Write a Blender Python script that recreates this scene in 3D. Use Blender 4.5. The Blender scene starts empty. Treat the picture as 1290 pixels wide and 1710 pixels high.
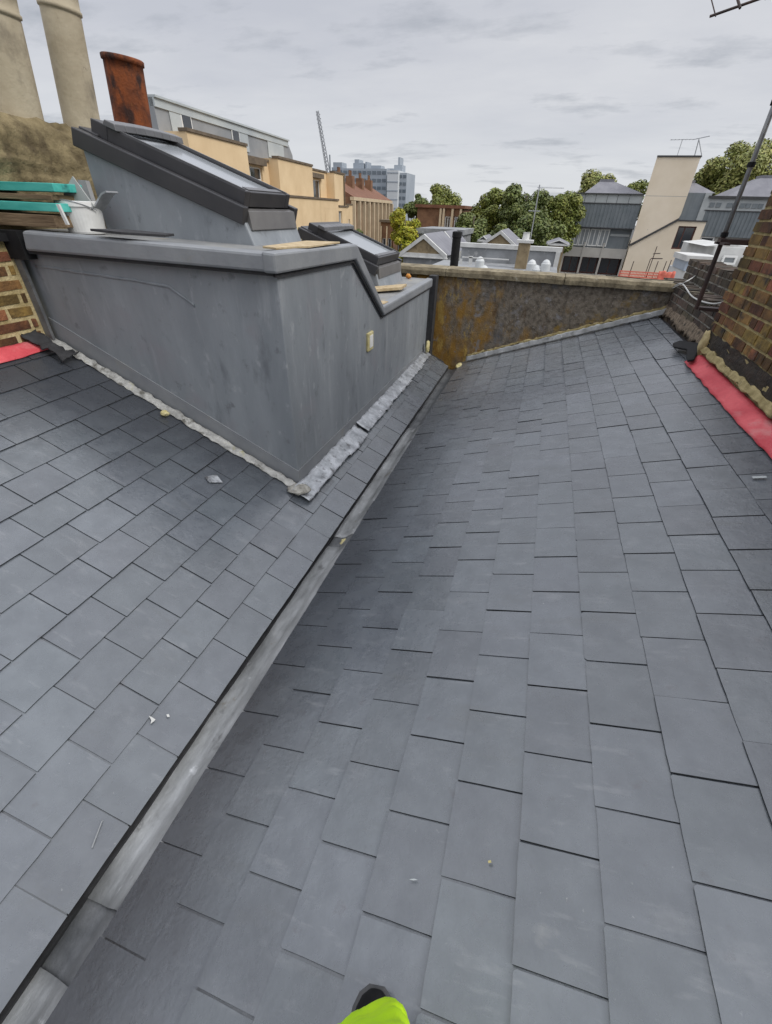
import bpy, bmesh, math, random
import numpy as np
from mathutils import Vector, Matrix, noise
R = math.radians
scene = bpy.context.scene
col = scene.collection
rnd = random.Random(7)

# ------------------------------------------------------------------ camera, sky, sun, exposure
CAM = Vector((0.3147, 0.0, 1.6239))
TH, RO, YA, FPX = 0.6219, 0.0344, -0.2931, 704.23
fw = Vector((math.sin(YA)*math.cos(TH), math.cos(YA)*math.cos(TH), -math.sin(TH)))
r0 = Vector((math.cos(YA), -math.sin(YA), 0)); u0 = r0.cross(fw)
rt = math.cos(RO)*r0 + math.sin(RO)*u0
up = -math.sin(RO)*r0 + math.cos(RO)*u0
cd = bpy.data.cameras.new('camera'); cam = bpy.data.objects.new('camera', cd); col.objects.link(cam)
cam.matrix_world = Matrix(((rt.x, up.x, -fw.x, CAM.x), (rt.y, up.y, -fw.y, CAM.y), (rt.z, up.z, -fw.z, CAM.z), (0, 0, 0, 1)))
cd.sensor_fit = 'HORIZONTAL'; cd.sensor_width = 36; cd.lens = 36*FPX/1290
cd.clip_start = 0.02; cd.clip_end = 3000
scene.camera = cam
scene.view_settings.view_transform = 'Standard'; scene.view_settings.look = 'None'
scene.view_settings.exposure = 0.0; scene.view_settings.gamma = 1

SUN_EL, SUN_AZ = R(42), R(100)          # azimuth clockwise from +Y
sd = bpy.data.lights.new('sun', 'SUN'); so = bpy.data.objects.new('sun', sd); col.objects.link(so)
sd.energy = 2.0; sd.angle = R(25); sd.color = (1, .97, .92)
sdir = Vector((math.sin(SUN_AZ)*math.cos(SUN_EL), math.cos(SUN_AZ)*math.cos(SUN_EL), math.sin(SUN_EL)))
so.rotation_euler = sdir.to_track_quat('Z', 'Y').to_euler()

W = bpy.data.worlds.new('World'); scene.world = W; W.use_nodes = True
nt = W.node_tree; N = nt.nodes; L = nt.links; bg = N['Background']; bg.inputs[1].default_value = 0.1
sky = N.new('ShaderNodeTexSky'); sky.sky_type = 'NISHITA'; sky.sun_disc = False
sky.sun_elevation = SUN_EL; sky.sun_rotation = SUN_AZ
tc = N.new('ShaderNodeTexCoord'); sep = N.new('ShaderNodeSeparateXYZ'); L.new(tc.outputs['Generated'], sep.inputs[0])
def wm(op, a, b=None, c=None):
    n = N.new('ShaderNodeMath'); n.operation = op
    for i, v in enumerate((a, b, c)):
        if v is None: continue
        if isinstance(v, (int, float)): n.inputs[i].default_value = v
        else: L.new(v, n.inputs[i])
    return n.outputs[0]
zc = wm('ADD', wm('MAXIMUM', sep.outputs[2], 0.0), 0.12)
cv = N.new('ShaderNodeCombineXYZ'); L.new(wm('DIVIDE', sep.outputs[0], zc), cv.inputs[0]); L.new(wm('DIVIDE', sep.outputs[1], zc), cv.inputs[1])
def wnoise(scale, detail, rough, off):
    m = N.new('ShaderNodeMapping'); L.new(cv.outputs[0], m.inputs[0]); m.inputs[1].default_value = off; m.inputs[3].default_value = scale
    n = N.new('ShaderNodeTexNoise'); L.new(m.outputs[0], n.inputs[0]); n.inputs['Scale'].default_value = 1
    n.inputs['Detail'].default_value = detail; n.inputs['Roughness'].default_value = rough
    return n.outputs[0]
def wramp(v, stops):
    r = N.new('ShaderNodeValToRGB'); L.new(v, r.inputs[0]); e = r.color_ramp.elements
    while len(e) < len(stops): e.new(.5)
    for k, (p, c) in enumerate(stops): e[k].position = p; e[k].color = c if len(c) == 4 else (*c, 1)
    return r.outputs[0]
def wmix(f, a, b, t='MIX'):
    n = N.new('ShaderNodeMix'); n.data_type = 'RGBA'; n.blend_type = t
    for s, v in ((n.inputs[0], f), (n.inputs[6], a), (n.inputs[7], b)):
        if isinstance(v, (int, float, tuple)): s.default_value = v
        else: L.new(v, s)
    return n.outputs[2]
CK = 10.0
def ck(r, g, b): return (r*CK, g*CK, b*CK, 1)
soft = wramp(wnoise((.55, .85, 1), 6, .58, (3.2, 1.7, 0)), [(.34, (0, 0, 0)), (.66, (1, 1, 1))])
base = wmix(soft, ck(.57, .587, .645), ck(.70, .71, .745))
hz = wramp(sep.outputs[2], [(0, (1, 1, 1)), (.16, (0, 0, 0))])
base = wmix(hz, base, ck(.77, .79, .82))
streak = wramp(wnoise((.85, 1.35, 1), 7, .62, (2.35, 5.1, 0)), [(.54, (0, 0, 0)), (.70, (.85, .85, .85))])
base = wmix(streak, base, ck(.38, .405, .455))
zen = wramp(sep.outputs[2], [(.28, (1, 1, 1)), (.85, (2.5, 2.5, 2.5))])
base = wmix(1.0, base, zen, 'MULTIPLY')
base = wmix(.93, sky.outputs[0], base)
L.new(base, bg.inputs[0])

# ------------------------------------------------------------------ helpers
def ray(u, v):
    return rt*((u-645)/FPX) + up*(-(v-855)/FPX) + fw
def hit(u, v, P, n):
    d = ray(u, v); t = (Vector(P)-CAM).dot(Vector(n))/d.dot(Vector(n)); return CAM + d*t
def hy(u, v, y): return hit(u, v, (0, y, 0), (0, 1, 0))
def hx(u, v, x): return hit(u, v, (x, 0, 0), (1, 0, 0))
def hzp(u, v, z): return hit(u, v, (0, 0, z), (0, 0, 1))

def thing(name, label, cat, loc=(0, 0, 0), group=None, kind=None):
    o = bpy.data.objects.new(name, None); col.objects.link(o); o.location = loc; o.empty_display_size = .1
    tag(o, label, cat, group, kind); return o
def tag(o, label=None, cat=None, group=None, kind=None):
    if label: o['label'] = label
    if cat: o['category'] = cat
    if group: o['group'] = group
    if kind: o['kind'] = kind
    return o
def wloc(o):      # parts are modelled in world coordinates, so only a top-level thing carries an offset
    return Vector(o.location) if o.parent is None else Vector((0, 0, 0))
class MB:
    def __init__(s): s.v = []; s.f = []; s.m = []; s.mi = 0
    def add(s, vs, fs):
        k = len(s.v); s.v += [tuple(p) for p in vs]; s.f += [tuple(i+k for i in f) for f in fs]; s.m += [s.mi]*len(fs); return s
    def hexa(s, p):   # 8 points: bottom 0-3, top 4-7
        return s.add(p, [(3, 2, 1, 0), (4, 5, 6, 7), (0, 1, 5, 4), (1, 2, 6, 5), (2, 3, 7, 6), (3, 0, 4, 7)])
    def box(s, a, b):
        x0, y0, z0 = [min(a[i], b[i]) for i in range(3)]; x1, y1, z1 = [max(a[i], b[i]) for i in range(3)]
        return s.hexa([(x0, y0, z0), (x1, y0, z0), (x1, y1, z0), (x0, y1, z0), (x0, y0, z1), (x1, y0, z1), (x1, y1, z1), (x0, y1, z1)])
    def obox(s, o, u, v, n, a, b):   # box in a frame: a,b = (u,v,n) corners
        o, u, v, n = Vector(o), Vector(u), Vector(v), Vector(n)
        q = [(a[0], a[1], a[2]), (b[0], a[1], a[2]), (b[0], b[1], a[2]), (a[0], b[1], a[2]), (a[0], a[1], b[2]), (b[0], a[1], b[2]), (b[0], b[1], b[2]), (a[0], b[1], b[2])]
        return s.hexa([o+u*p[0]+v*p[1]+n*p[2] for p in q])
    def prism(s, poly, d):           # polygon of 3-D points extruded by vector d
        d = Vector(d); n = len(poly); p = [Vector(q) for q in poly]
        return s.add(p+[q+d for q in p], [tuple(range(n-1, -1, -1)), tuple(range(n, 2*n))]+[(i, (i+1) % n, n+(i+1) % n, n+i) for i in range(n)])
    def tube(s, path, rad, n=10, cap=True):
        path = [Vector(p) for p in path]
        if not isinstance(rad, (list, tuple)): rad = [rad]*len(path)
        k = len(s.v); t0 = None; vs = []; ref = None
        for i, p in enumerate(path):
            t = (path[min(i+1, len(path)-1)]-path[max(i-1, 0)]).normalized()
            if ref is None: ref = t.orthogonal().normalized()
            ref = (ref - t*ref.dot(t)).normalized(); b = t.cross(ref)
            vs += [p+(ref*math.cos(2*math.pi*j/n)+b*math.sin(2*math.pi*j/n))*rad[i] for j in range(n)]
        fs = [(i*n+j, i*n+(j+1) % n, (i+1)*n+(j+1) % n, (i+1)*n+j) for i in range(len(path)-1) for j in range(n)]
        if cap: fs += [tuple(range(n-1, -1, -1)), tuple((len(path)-1)*n+j for j in range(n))]
        return s.add(vs, fs)
    def lathe(s, o, prof, n=28, axis=(0, 0, 1)):
        ax = Vector(axis).normalized(); a = ax.orthogonal().normalized(); b = ax.cross(a); o = Vector(o)
        vs = [o+ax*z+(a*math.cos(2*math.pi*j/n)+b*math.sin(2*math.pi*j/n))*r for r, z in prof for j in range(n)]
        return s.add(vs, [(i*n+j, i*n+(j+1) % n, (i+1)*n+(j+1) % n, (i+1)*n+j) for i in range(len(prof)-1) for j in range(n)])
    def grid(s, fn, nu, nv):
        vs = [fn(i/nu, j/nv) for j in range(nv+1) for i in range(nu+1)]
        return s.add(vs, [(j*(nu+1)+i, j*(nu+1)+i+1, (j+1)*(nu+1)+i+1, (j+1)*(nu+1)+i) for j in range(nv) for i in range(nu)])
    def panel(s, o, u, v, n, Wd, H, holes, dep):   # wall face with recessed openings (u0,v0,u1,v1)
        o, u, v, n = Vector(o), Vector(u), Vector(v), Vector(n)
        xs = sorted({0, Wd, *[h[0] for h in holes], *[h[2] for h in holes]}); ys = sorted({0, H, *[h[1] for h in holes], *[h[3] for h in holes]})
        for i in range(len(xs)-1):
            for j in range(len(ys)-1):
                cx, cy = (xs[i]+xs[i+1])/2, (ys[j]+ys[j+1])/2
                if any(h[0] < cx < h[2] and h[1] < cy < h[3] for h in holes): continue
                s.add([o+u*xs[i]+v*ys[j], o+u*xs[i+1]+v*ys[j], o+u*xs[i+1]+v*ys[j+1], o+u*xs[i]+v*ys[j+1]], [(0, 1, 2, 3)])
        for a, b, c, d in holes:
            q = [o+u*a+v*b, o+u*c+v*b, o+u*c+v*d, o+u*a+v*d]; w = [p-n*dep for p in q]
            for i in range(4): s.add([q[i], q[(i+1) % 4], w[(i+1) % 4], w[i]], [(0, 1, 2, 3)])
        return s
    def build(s, name, mats, parent=None, smooth=False, bevel=0, fix=True):
        me = bpy.data.meshes.new(name); me.from_pydata(s.v, [], s.f)
        if not isinstance(mats, (list, tuple)): mats = [mats]
        for m in mats: me.materials.append(m)
        me.polygons.foreach_set('material_index', s.m)
        if fix:
            b = bmesh.new(); b.from_mesh(me); bmesh.ops.recalc_face_normals(b, faces=b.faces); b.to_mesh(me); b.free()
        if smooth: me.polygons.foreach_set('use_smooth', [True]*len(me.polygons))
        o = bpy.data.objects.new(name, me); col.objects.link(o)
        if parent is not None:
            o.parent = parent
            o.matrix_parent_inverse = Matrix.Translation(-wloc(parent))
        if bevel:
            m = o.modifiers.new('bevel', 'BEVEL'); m.width = bevel; m.segments = 2; m.limit_method = 'ANGLE'; m.angle_limit = R(40)
        return o

# ------------------------------------------------------------------ materials
MATS = {}
def mat(name, c1, c2=None, scale=6, rough=.7, bump=0, bscale=None, metal=0, island=0, lo=.35, hi=.65, stretch=(1, 1, 1), detail=6, spots=None, rvar=0, spec=.5, layers=(), ior=1.5, dark_patches=False, sheen=0):
    m = bpy.data.materials.new(name); m.use_nodes = True; t = m.node_tree; nd = t.nodes; ln = t.links; p = nd['Principled BSDF']
    p.inputs['Roughness'].default_value = rough; p.inputs['Metallic'].default_value = metal; p.inputs['Specular IOR Level'].default_value = spec
    co = nd.new('ShaderNodeTexCoord'); p.inputs['IOR'].default_value = ior; p.inputs['Sheen Weight'].default_value = sheen
    def nz(sc, det=6, st=(1, 1, 1), ro=.6, off=(0, 0, 0)):
        mp = nd.new('ShaderNodeMapping'); ln.new(co.outputs['Object'], mp.inputs[0]); mp.inputs[3].default_value = st; mp.inputs[1].default_value = off
        n = nd.new('ShaderNodeTexNoise'); ln.new(mp.outputs[0], n.inputs[0]); n.inputs['Scale'].default_value = sc; n.inputs['Detail'].default_value = det; n.inputs['Roughness'].default_value = ro
        return n.outputs[0]
    def ramp(v, a, b, ca=(0, 0, 0), cb=(1, 1, 1)):
        r = nd.new('ShaderNodeValToRGB'); ln.new(v, r.inputs[0]); e = r.color_ramp.elements
        e[0].position = a; e[1].position = b; e[0].color = (*ca, 1); e[1].color = (*cb, 1); return r.outputs[0]
    def mix(f, a, b, bt='MIX'):
        n = nd.new('ShaderNodeMix'); n.data_type = 'RGBA'; n.blend_type = bt
        for s_, v in ((n.inputs[0], f), (n.inputs[6], a), (n.inputs[7], b)):
            if isinstance(v, tuple): s_.default_value = v if len(v) == 4 else (*v, 1)
            elif isinstance(v, (int, float)): s_.default_value = v
            else: ln.new(v, s_)
        return n.outputs[2]
    c = ramp(nz(scale, detail, stretch), lo, hi, c1, c2 or c1)
    for k, ly in enumerate(layers):
        lc, lsc, la, lb, lst = ly[:5]; v = nz(lsc, 7, lst, .62, (k*3.7+1, k*1.3, k*2.1))
        if len(ly) > 5:       # a stain that is heavier towards one end: (x weight, z weight)
            d = nd.new('ShaderNodeVectorMath'); d.operation = 'DOT_PRODUCT'; ln.new(co.outputs['Object'], d.inputs[0]); d.inputs[1].default_value = (ly[5][0], 0, ly[5][1])
            ad = nd.new('ShaderNodeMath'); ad.operation = 'ADD'; ln.new(v, ad.inputs[0]); ln.new(d.outputs['Value'], ad.inputs[1]); v = ad.outputs[0]
        c = mix(ramp(v, la, lb), c, lc)
    if island:
        g = nd.new('ShaderNodeNewGeometry')
        mr = nd.new('ShaderNodeMapRange'); ln.new(g.outputs['Random Per Island'], mr.inputs[0]); mr.inputs[3].default_value = 1-island; mr.inputs[4].default_value = 1+island
        hs = nd.new('ShaderNodeHueSaturation'); ln.new(mr.outputs[0], hs.inputs['Value']); ln.new(c, hs.inputs['Color'])
        wn = nd.new('ShaderNodeTexWhiteNoise'); wn.noise_dimensions = '1D'; ln.new(g.outputs['Random Per Island'], wn.inputs['W'])
        m2 = nd.new('ShaderNodeMapRange'); ln.new(wn.outputs['Value'], m2.inputs[0]); m2.inputs[3].default_value = .5-island*.06; m2.inputs[4].default_value = .5+island*.06; ln.new(m2.outputs[0], hs.inputs['Hue'])
        c = hs.outputs[0]
    if dark_patches:      # slates coloured darker: one patch in the corner by the stair box, one along the valley
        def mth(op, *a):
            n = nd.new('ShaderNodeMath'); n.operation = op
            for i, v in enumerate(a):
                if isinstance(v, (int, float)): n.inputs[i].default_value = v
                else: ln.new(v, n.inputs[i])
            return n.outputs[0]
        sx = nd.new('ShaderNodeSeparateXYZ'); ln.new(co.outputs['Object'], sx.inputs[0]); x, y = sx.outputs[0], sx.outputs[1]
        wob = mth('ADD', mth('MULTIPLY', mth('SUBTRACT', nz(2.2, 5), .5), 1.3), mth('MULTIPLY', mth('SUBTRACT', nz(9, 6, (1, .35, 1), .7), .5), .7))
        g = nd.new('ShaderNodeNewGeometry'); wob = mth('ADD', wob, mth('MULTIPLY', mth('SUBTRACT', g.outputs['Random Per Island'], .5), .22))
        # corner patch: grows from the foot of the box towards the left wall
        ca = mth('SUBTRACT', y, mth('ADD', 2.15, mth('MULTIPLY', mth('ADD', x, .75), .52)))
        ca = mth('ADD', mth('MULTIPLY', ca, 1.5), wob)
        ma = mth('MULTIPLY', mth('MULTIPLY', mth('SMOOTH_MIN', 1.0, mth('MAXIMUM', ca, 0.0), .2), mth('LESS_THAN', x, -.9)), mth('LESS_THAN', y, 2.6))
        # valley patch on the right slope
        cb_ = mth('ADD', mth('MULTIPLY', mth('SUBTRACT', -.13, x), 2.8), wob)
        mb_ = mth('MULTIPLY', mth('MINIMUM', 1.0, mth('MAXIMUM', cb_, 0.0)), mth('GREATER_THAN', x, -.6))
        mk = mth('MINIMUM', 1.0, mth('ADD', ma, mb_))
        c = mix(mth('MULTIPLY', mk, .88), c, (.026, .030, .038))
    ln.new(c, p.inputs['Base Color'])
    if rvar:
        mr = nd.new('ShaderNodeMapRange'); ln.new(nz(scale*1.7, 5, stretch), mr.inputs[0]); mr.inputs[1].default_value = .3; mr.inputs[2].default_value = .7
        mr.inputs[3].default_value = rough-rvar; mr.inputs[4].default_value = rough+rvar; ln.new(mr.outputs[0], p.inputs['Roughness'])
    if bump:
        bn = nd.new('ShaderNodeBump'); bn.inputs['Strength'].default_value = min(1, bump); bn.inputs['Distance'].default_value = .01*max(1, bump)
        ln.new(nz(bscale or scale*3, 8, stretch), bn.inputs['Height']); ln.new(bn.outputs[0], p.inputs['Normal'])
    MATS[name] = m; return m
def glass(name, c, rough=.06):
    m = mat(name, c, rough=rough, spec=.9); return m

M = {}
M['slate'] = mat('slate', (.080, .092, .107), (.107, .121, .138), scale=9, rough=.29, bump=.14, bscale=45, island=.13, rvar=.08, spec=.7, ior=1.65, dark_patches=True, sheen=.16,
                 layers=[((.080, .088, .100), 2.2, .55, .80, (1, 1, 1)), ((.24, .25, .26), 38, .70, .80, (1, 1, 1)), ((.19, .20, .215), 3.7, .60, .85, (1, 2, 1)), ((.075, .078, .09), 15, .63, .74, (1, 1, 1)), ((.165, .175, .19), 26, .60, .78, (.25, 1, .25)), ((.085, .095, .105), 6, .60, .72, (.4, 1.4, .4)), ((.20, .205, .21), 5.2, .70, .86, (1, 1, 1)), ((.30, .31, .31), 60, .70, .76, (1, 1, 1))])
M['slate_edge'] = mat('slate_cut_edge', (.020, .022, .026), (.045, .048, .054), scale=30, rough=.8)
M['felt'] = mat('roof_felt', (.02, .02, .022), (.035, .035, .038), scale=20, rough=.8, bump=.3)
M['lead'] = mat('lead_sheet', (.20, .205, .205), (.44, .45, .455), scale=4.5, stretch=(1.6, .7, 1), rough=.5, bump=.3, bscale=30, metal=.25, rvar=.12,
                layers=[((.055, .055, .052), 7, 1.43, 1.62, (1, .5, 1), (-1.5, 0)), ((.10, .10, .098), 6, .60, .72, (1, 1, 1)), ((.72, .73, .74), 11, .62, .72, (1, 1, 1)), ((.20, .18, .14), 9, .64, .74, (1, 1, 1))])
M['lead_dark'] = mat('dull_lead', (.10, .105, .11), (.19, .195, .20), scale=9, rough=.55, bump=.5, bscale=25, metal=.2, layers=[((.05, .05, .05), 6, .55, .7, (1, 1, 1))])
M['lead_bright'] = mat('bright_lead', (.27, .285, .305), (.52, .54, .57), scale=11, rough=.42, bump=.8, bscale=32, metal=.35, layers=[((.12, .12, .125), 16, .56, .68, (1, 1, 1)), ((.74, .76, .79), 20, .64, .72, (1, 1, 1))])
M['fillet'] = mat('silver_fillet', (.24, .24, .23), (.48, .48, .46), scale=16, rough=.6, bump=1, bscale=50, metal=.15, layers=[((.12, .115, .10), 13, .56, .66, (1, 1, 1)), ((.40, .38, .22), 9, .62, .72, (1, 1, 1))])
M['mortar_edge'] = mat('rough_mortar', (.16, .15, .13), (.42, .41, .37), scale=22, rough=.9, bump=1, bscale=60, layers=[((.22, .2, .09), 8, .6, .72, (1, 1, 1))])
M['grp'] = mat('grey_fibreglass', (.185, .203, .222), (.24, .26, .28), scale=2.6, rough=.45, bump=.35, bscale=9, stretch=(1.6, 1.6, .45), rvar=.08,
               layers=[((.35, .365, .385), 3.2, .58, .82, (2.4, 2.4, .35)), ((.13, .142, .158), 5, .60, .76, (1.2, 1.2, .5)), ((.42, .43, .45), 16, .70, .80, (1, 1, .7)), ((.215, .212, .232), 2.2, .57, .75, (1, 1, 1)), ((.31, .325, .345), 9, .60, .74, (1.2, 1.2, .7)), ((.145, .155, .17), 12, .60, .70, (1, 1, .8)), ((.11, .115, .125), 21, .70, .76, (1, 1, 1))])
M['grp_top'] = mat('grey_fibreglass_trim', (.18, .19, .205), (.23, .24, .25), scale=4, rough=.5, bump=.35, bscale=14, layers=[((.21, .205, .185), 5, .6, .8, (1, 1, 1))])
M['grp_deck'] = mat('dusty_fibreglass', (.16, .165, .17), (.26, .26, .25), scale=4, rough=.6, bump=.3, layers=[((.30, .27, .2), 6, .58, .72, (1, 1, 1))])
M['alu'] = mat('dark_grey_aluminium', (.042, .042, .046), (.056, .055, .058), scale=5, rough=.42, metal=.3, bump=.05)
M['alu_l'] = mat('grey_aluminium_cover', (.11, .11, .115), (.15, .15, .155), scale=5, rough=.38, metal=.4)
M['alu_m'] = mat('mid_grey_aluminium', (.13, .125, .125), (.17, .165, .16), scale=5, rough=.4, metal=.3)
M['glass'] = glass('rooflight_glass', (.30, .32, .34), .12)
M['render'] = mat('stained_render', (.078, .064, .048), (.185, .158, .125), scale=18, rough=.9, bump=1.4, bscale=55, lo=.36, hi=.62,
                  layers=[((.24, .215, .19), 34, .60, .70, (1, 1, 1)), ((.23, .125, .022), 2.6, .52, .66, (1.3, 1, .6), (-.17, 0)), ((.22, .14, .03), 4, .52, .64, (1, 1, 1), (.09, -.22)), ((.20, .195, .20), 7, .60, .70, (1, 1, 1)), ((.36, .24, .06), 8, .62, .72, (1.2, 1, .6), (-.10, 0)), ((.085, .045, .015), 3.4, .60, .70, (1.4, 1, .5)), ((.12, .12, .125), 2.4, .60, .68, (1, 1, 1)), ((.028, .024, .022), 6, .64, .72, (1, 1, 1))])
M['coping'] = mat('weathered_concrete', (.13, .105, .065), (.29, .245, .16), scale=7, rough=.9, bump=.8, bscale=40, layers=[((.09, .075, .04), 9, .58, .7, (1, 1, 1)), ((.42, .40, .33), 12, .64, .74, (1, 1, 1))])
M['rubble'] = mat('brown_rubble', (.10, .075, .05), (.27, .21, .15), scale=24, rough=.95, bump=1.5, bscale=40, layers=[((.03, .025, .02), 16, .56, .64, (1, 1, 1))])
M['mortar'] = mat('yellow_mortar', (.24, .19, .08), (.44, .36, .18), scale=16, rough=.92, bump=1, bscale=70, layers=[((.07, .055, .03), 10, .58, .70, (1, 1, 1))])
M['mortar_pale'] = mat('pale_mortar', (.36, .28, .13), (.58, .48, .27), scale=12, rough=.92, bump=1, bscale=70)
M['brick'] = mat('stock_brick', (.082, .042, .016), (.20, .105, .034), scale=11, rough=.9, bump=1, bscale=60, island=.6, layers=[((.022, .017, .014), 5, .52, .66, (1, 1, 1)), ((.24, .18, .06), 9, .64, .74, (1, 1, 1))])
M['brick_dark'] = mat('sooty_brick', (.045, .033, .024), (.10, .075, .052), scale=11, rough=.9, bump=1, bscale=60, island=.5, layers=[((.015, .013, .012), 6, .52, .68, (1, 1, 1)), ((.25, .22, .17), 14, .66, .74, (1, 1, 1))])
M['tar'] = mat('tarred_base', (.012, .009, .007), (.04, .028, .018), scale=12, rough=.7, bump=1.5, bscale=40, layers=[((.42, .38, .3), 26, .68, .74, (1, 1, .6))])
M['flaunch'] = mat('rough_tan_render', (.10, .075, .035), (.27, .215, .115), scale=6, rough=.95, bump=1.8, bscale=32, layers=[((.07, .05, .025), 5, .56, .7, (1, 1, .6)), ((.34, .30, .2), 11, .66, .76, (1, 1, 1))])
M['pot'] = mat('buff_pot', (.34, .285, .195), (.47, .41, .30), scale=3, rough=.8, bump=.4, bscale=30, layers=[((.16, .135, .10), 4, .58, .75, (1, 1, .5)), ((.10, .085, .065), 14, .68, .76, (1, 1, 1))])
M['rust'] = mat('rusty_metal', (.085, .022, .006), (.24, .062, .012), scale=7, rough=.85, bump=.8, bscale=40, layers=[((.030, .011, .007), 7, .50, .62, (1, 1, .5)), ((.40, .16, .025), 11, .62, .74, (1, 1, .6))])
M['red'] = mat('red_underlay', (.50, .045, .062), (.66, .10, .115), scale=5, rough=.6, bump=.8, bscale=28, layers=[((.60, .26, .25), 7, .54, .76, (1, .6, 1)), ((.30, .03, .04), 11, .62, .74, (1, .5, 1)), ((.42, .36, .30), 24, .68, .76, (1, 1, 1))])
M['black'] = mat('black_plastic', (.006, .006, .007), (.014, .014, .015), scale=9, rough=.75, spec=.25)
M['white'] = mat('white_plastic', (.62, .62, .6), (.78, .78, .76), scale=7, rough=.45)
M['teal'] = mat('teal_paint', (.02, .30, .26), (.10, .50, .43), scale=5, rough=.6, stretch=(.4, 2, 2), layers=[((.01, .09, .09), 7, .58, .70, (1, 1, 1))])
M['wood'] = mat('weathered_wood', (.10, .062, .032), (.22, .155, .09), scale=5, rough=.85, bump=.8, stretch=(.5, 5, 5))
M['ply'] = mat('chipboard', (.36, .27, .15), (.5, .40, .25), scale=16, rough=.85, bump=.3)
M['zinc'] = mat('grey_steel', (.25, .26, .27), (.42, .43, .44), scale=10, rough=.4, metal=.5)
M['steel_dark'] = mat('rusted_steel', (.02, .012, .011), (.05, .024, .018), scale=14, rough=.7, bump=.4)
M['cable'] = mat('pale_cable', (.5, .5, .48), rough=.6)
M['mastic'] = mat('pale_mastic', (.42, .36, .15), (.62, .56, .32), scale=14, rough=.8, bump=1)
M['cream'] = mat('cream_render', (.62, .455, .265), (.70, .53, .32), scale=.5, rough=.9, layers=[((.44, .32, .18), .9, .62, .8, (1, 1, .3))])
M['mansard'] = mat('grey_zinc_cladding', (.20, .21, .22), (.26, .27, .28), scale=.6, rough=.6)
M['mansard_l'] = mat('pale_zinc_trim', (.36, .39, .40), (.44, .47, .47), scale=.6, rough=.5)
M['brown_trim'] = mat('brown_coping', (.10, .075, .05), (.16, .12, .08), scale=2, rough=.8)
M['pane'] = glass('dark_window_glass', (.02, .024, .03))
M['pane_blue'] = glass('blue_window_glass', (.03, .07, .24))
M['pane_pale'] = glass('pale_window_glass', (.26, .28, .29))
M['uframe'] = mat('white_window_frame', (.62, .62, .60), (.72, .72, .70), scale=3, rough=.5)
M['bframe'] = mat('brown_window_frame', (.07, .022, .016), (.10, .032, .022), scale=3, rough=.6)
M['estate'] = mat('pale_estate_render', (.70, .60, .46), (.78, .68, .54), scale=.35, rough=.9, layers=[((.62, .53, .41), .6, .6, .8, (1, 1, .25))])
M['estate_grey'] = mat('estate_concrete', (.36, .34, .31), (.44, .42, .38), scale=.5, rough=.9)
M['clad'] = mat('blue_grey_cladding', (.15, .172, .185), (.19, .21, .222), scale=.8, rough=.55, layers=[((.13, .15, .162), 1.2, .5, .7, (3, 3, .1))])
M['band'] = mat('pale_grey_band', (.34, .36, .36), (.42, .44, .44), scale=.6, rough=.6)
M['slate_far'] = mat('far_grey_roof', (.15, .15, .17), (.20, .20, .22), scale=1, rough=.7)
M['dkline'] = mat('dark_trim', (.04, .04, .042), (.06, .06, .06), scale=2, rough=.7)
M['tb'] = mat('tower_concrete', (.27, .305, .345), (.35, .385, .42), scale=.08, rough=.9)  # tower colours made pale and bluish in place of distance haze
M['tb_l'] = mat('tower_pale_cladding', (.50, .52, .53), (.58, .60, .61), scale=.1, rough=.8)
M['tb_w'] = mat('tower_window_band', (.10, .125, .15), (.16, .185, .21), scale=.3, rough=.4)
M['tbrick'] = mat('terrace_brick', (.15, .075, .04), (.24, .13, .07), scale=1.2, rough=.9, layers=[((.09, .05, .03), .6, .55, .7, (1, 1, 1))])
M['tbrick_y'] = mat('yellow_stock_brick', (.20, .15, .085), (.30, .235, .14), scale=3, rough=.9, layers=[((.13, .10, .065), 2, .55, .7, (1, 1, 1))])
M['tan'] = mat('tan_stone', (.48, .38, .25), (.58, .47, .32), scale=1, rough=.85)
M['rooftile'] = mat('brown_roof', (.13, .055, .03), (.20, .09, .05), scale=1.5, rough=.85)
M['wtrim'] = mat('white_trim', (.47, .47, .455), (.60, .60, .58), scale=2, rough=.6, layers=[((.42, .41, .38), 3, .58, .72, (1, 1, .4))])
M['dome'] = mat('cloudy_plastic', (.46, .48, .48), (.56, .57, .56), scale=3, rough=.4)
M['wroof'] = mat('pale_grey_roofing', (.17, .175, .18), (.28, .29, .30), scale=1.2, rough=.7, layers=[((.40, .40, .39), 2.4, .60, .7, (1, 1, 1))])
M['net'] = mat('orange_red_mesh', (.60, .10, .06), (.72, .20, .14), scale=6, rough=.7)
M['ground'] = mat('street_ground', (.05, .05, .052), (.08, .08, .078), scale=.2, rough=.9)
M['bark'] = mat('bark', (.06, .045, .03), (.11, .085, .06), scale=3, rough=.9, bump=1)
M['leaf_y'] = mat('yellow_green_leaves', (.24, .26, .014), (.40, .36, .018), scale=.7, rough=.6, island=.45)
M['leaf'] = mat('green_leaves', (.115, .145, .024), (.20, .215, .036), scale=.35, rough=.6, island=.32)
M['leaf_d'] = mat('deep_green_leaves', (.080, .110, .022), (.135, .16, .032), scale=.35, rough=.6, island=.32)
M['leaf_p'] = mat('pale_green_leaves', (.19, .21, .05), (.30, .30, .085), scale=.35, rough=.6, island=.32)
M['hivis'] = mat('hi_vis_yellow', (.52, .90, .0), (.60, .95, .004), scale=6, rough=.6, bump=.5, bscale=9)
M['sole'] = mat('boot_sole', (.05, .052, .055), (.08, .08, .082), scale=20, rough=.8)
M['skin'] = mat('skin', (.50, .30, .22), rough=.55)
M['hair'] = mat('dark_hair', (.03, .02, .015), rough=.6)

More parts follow.
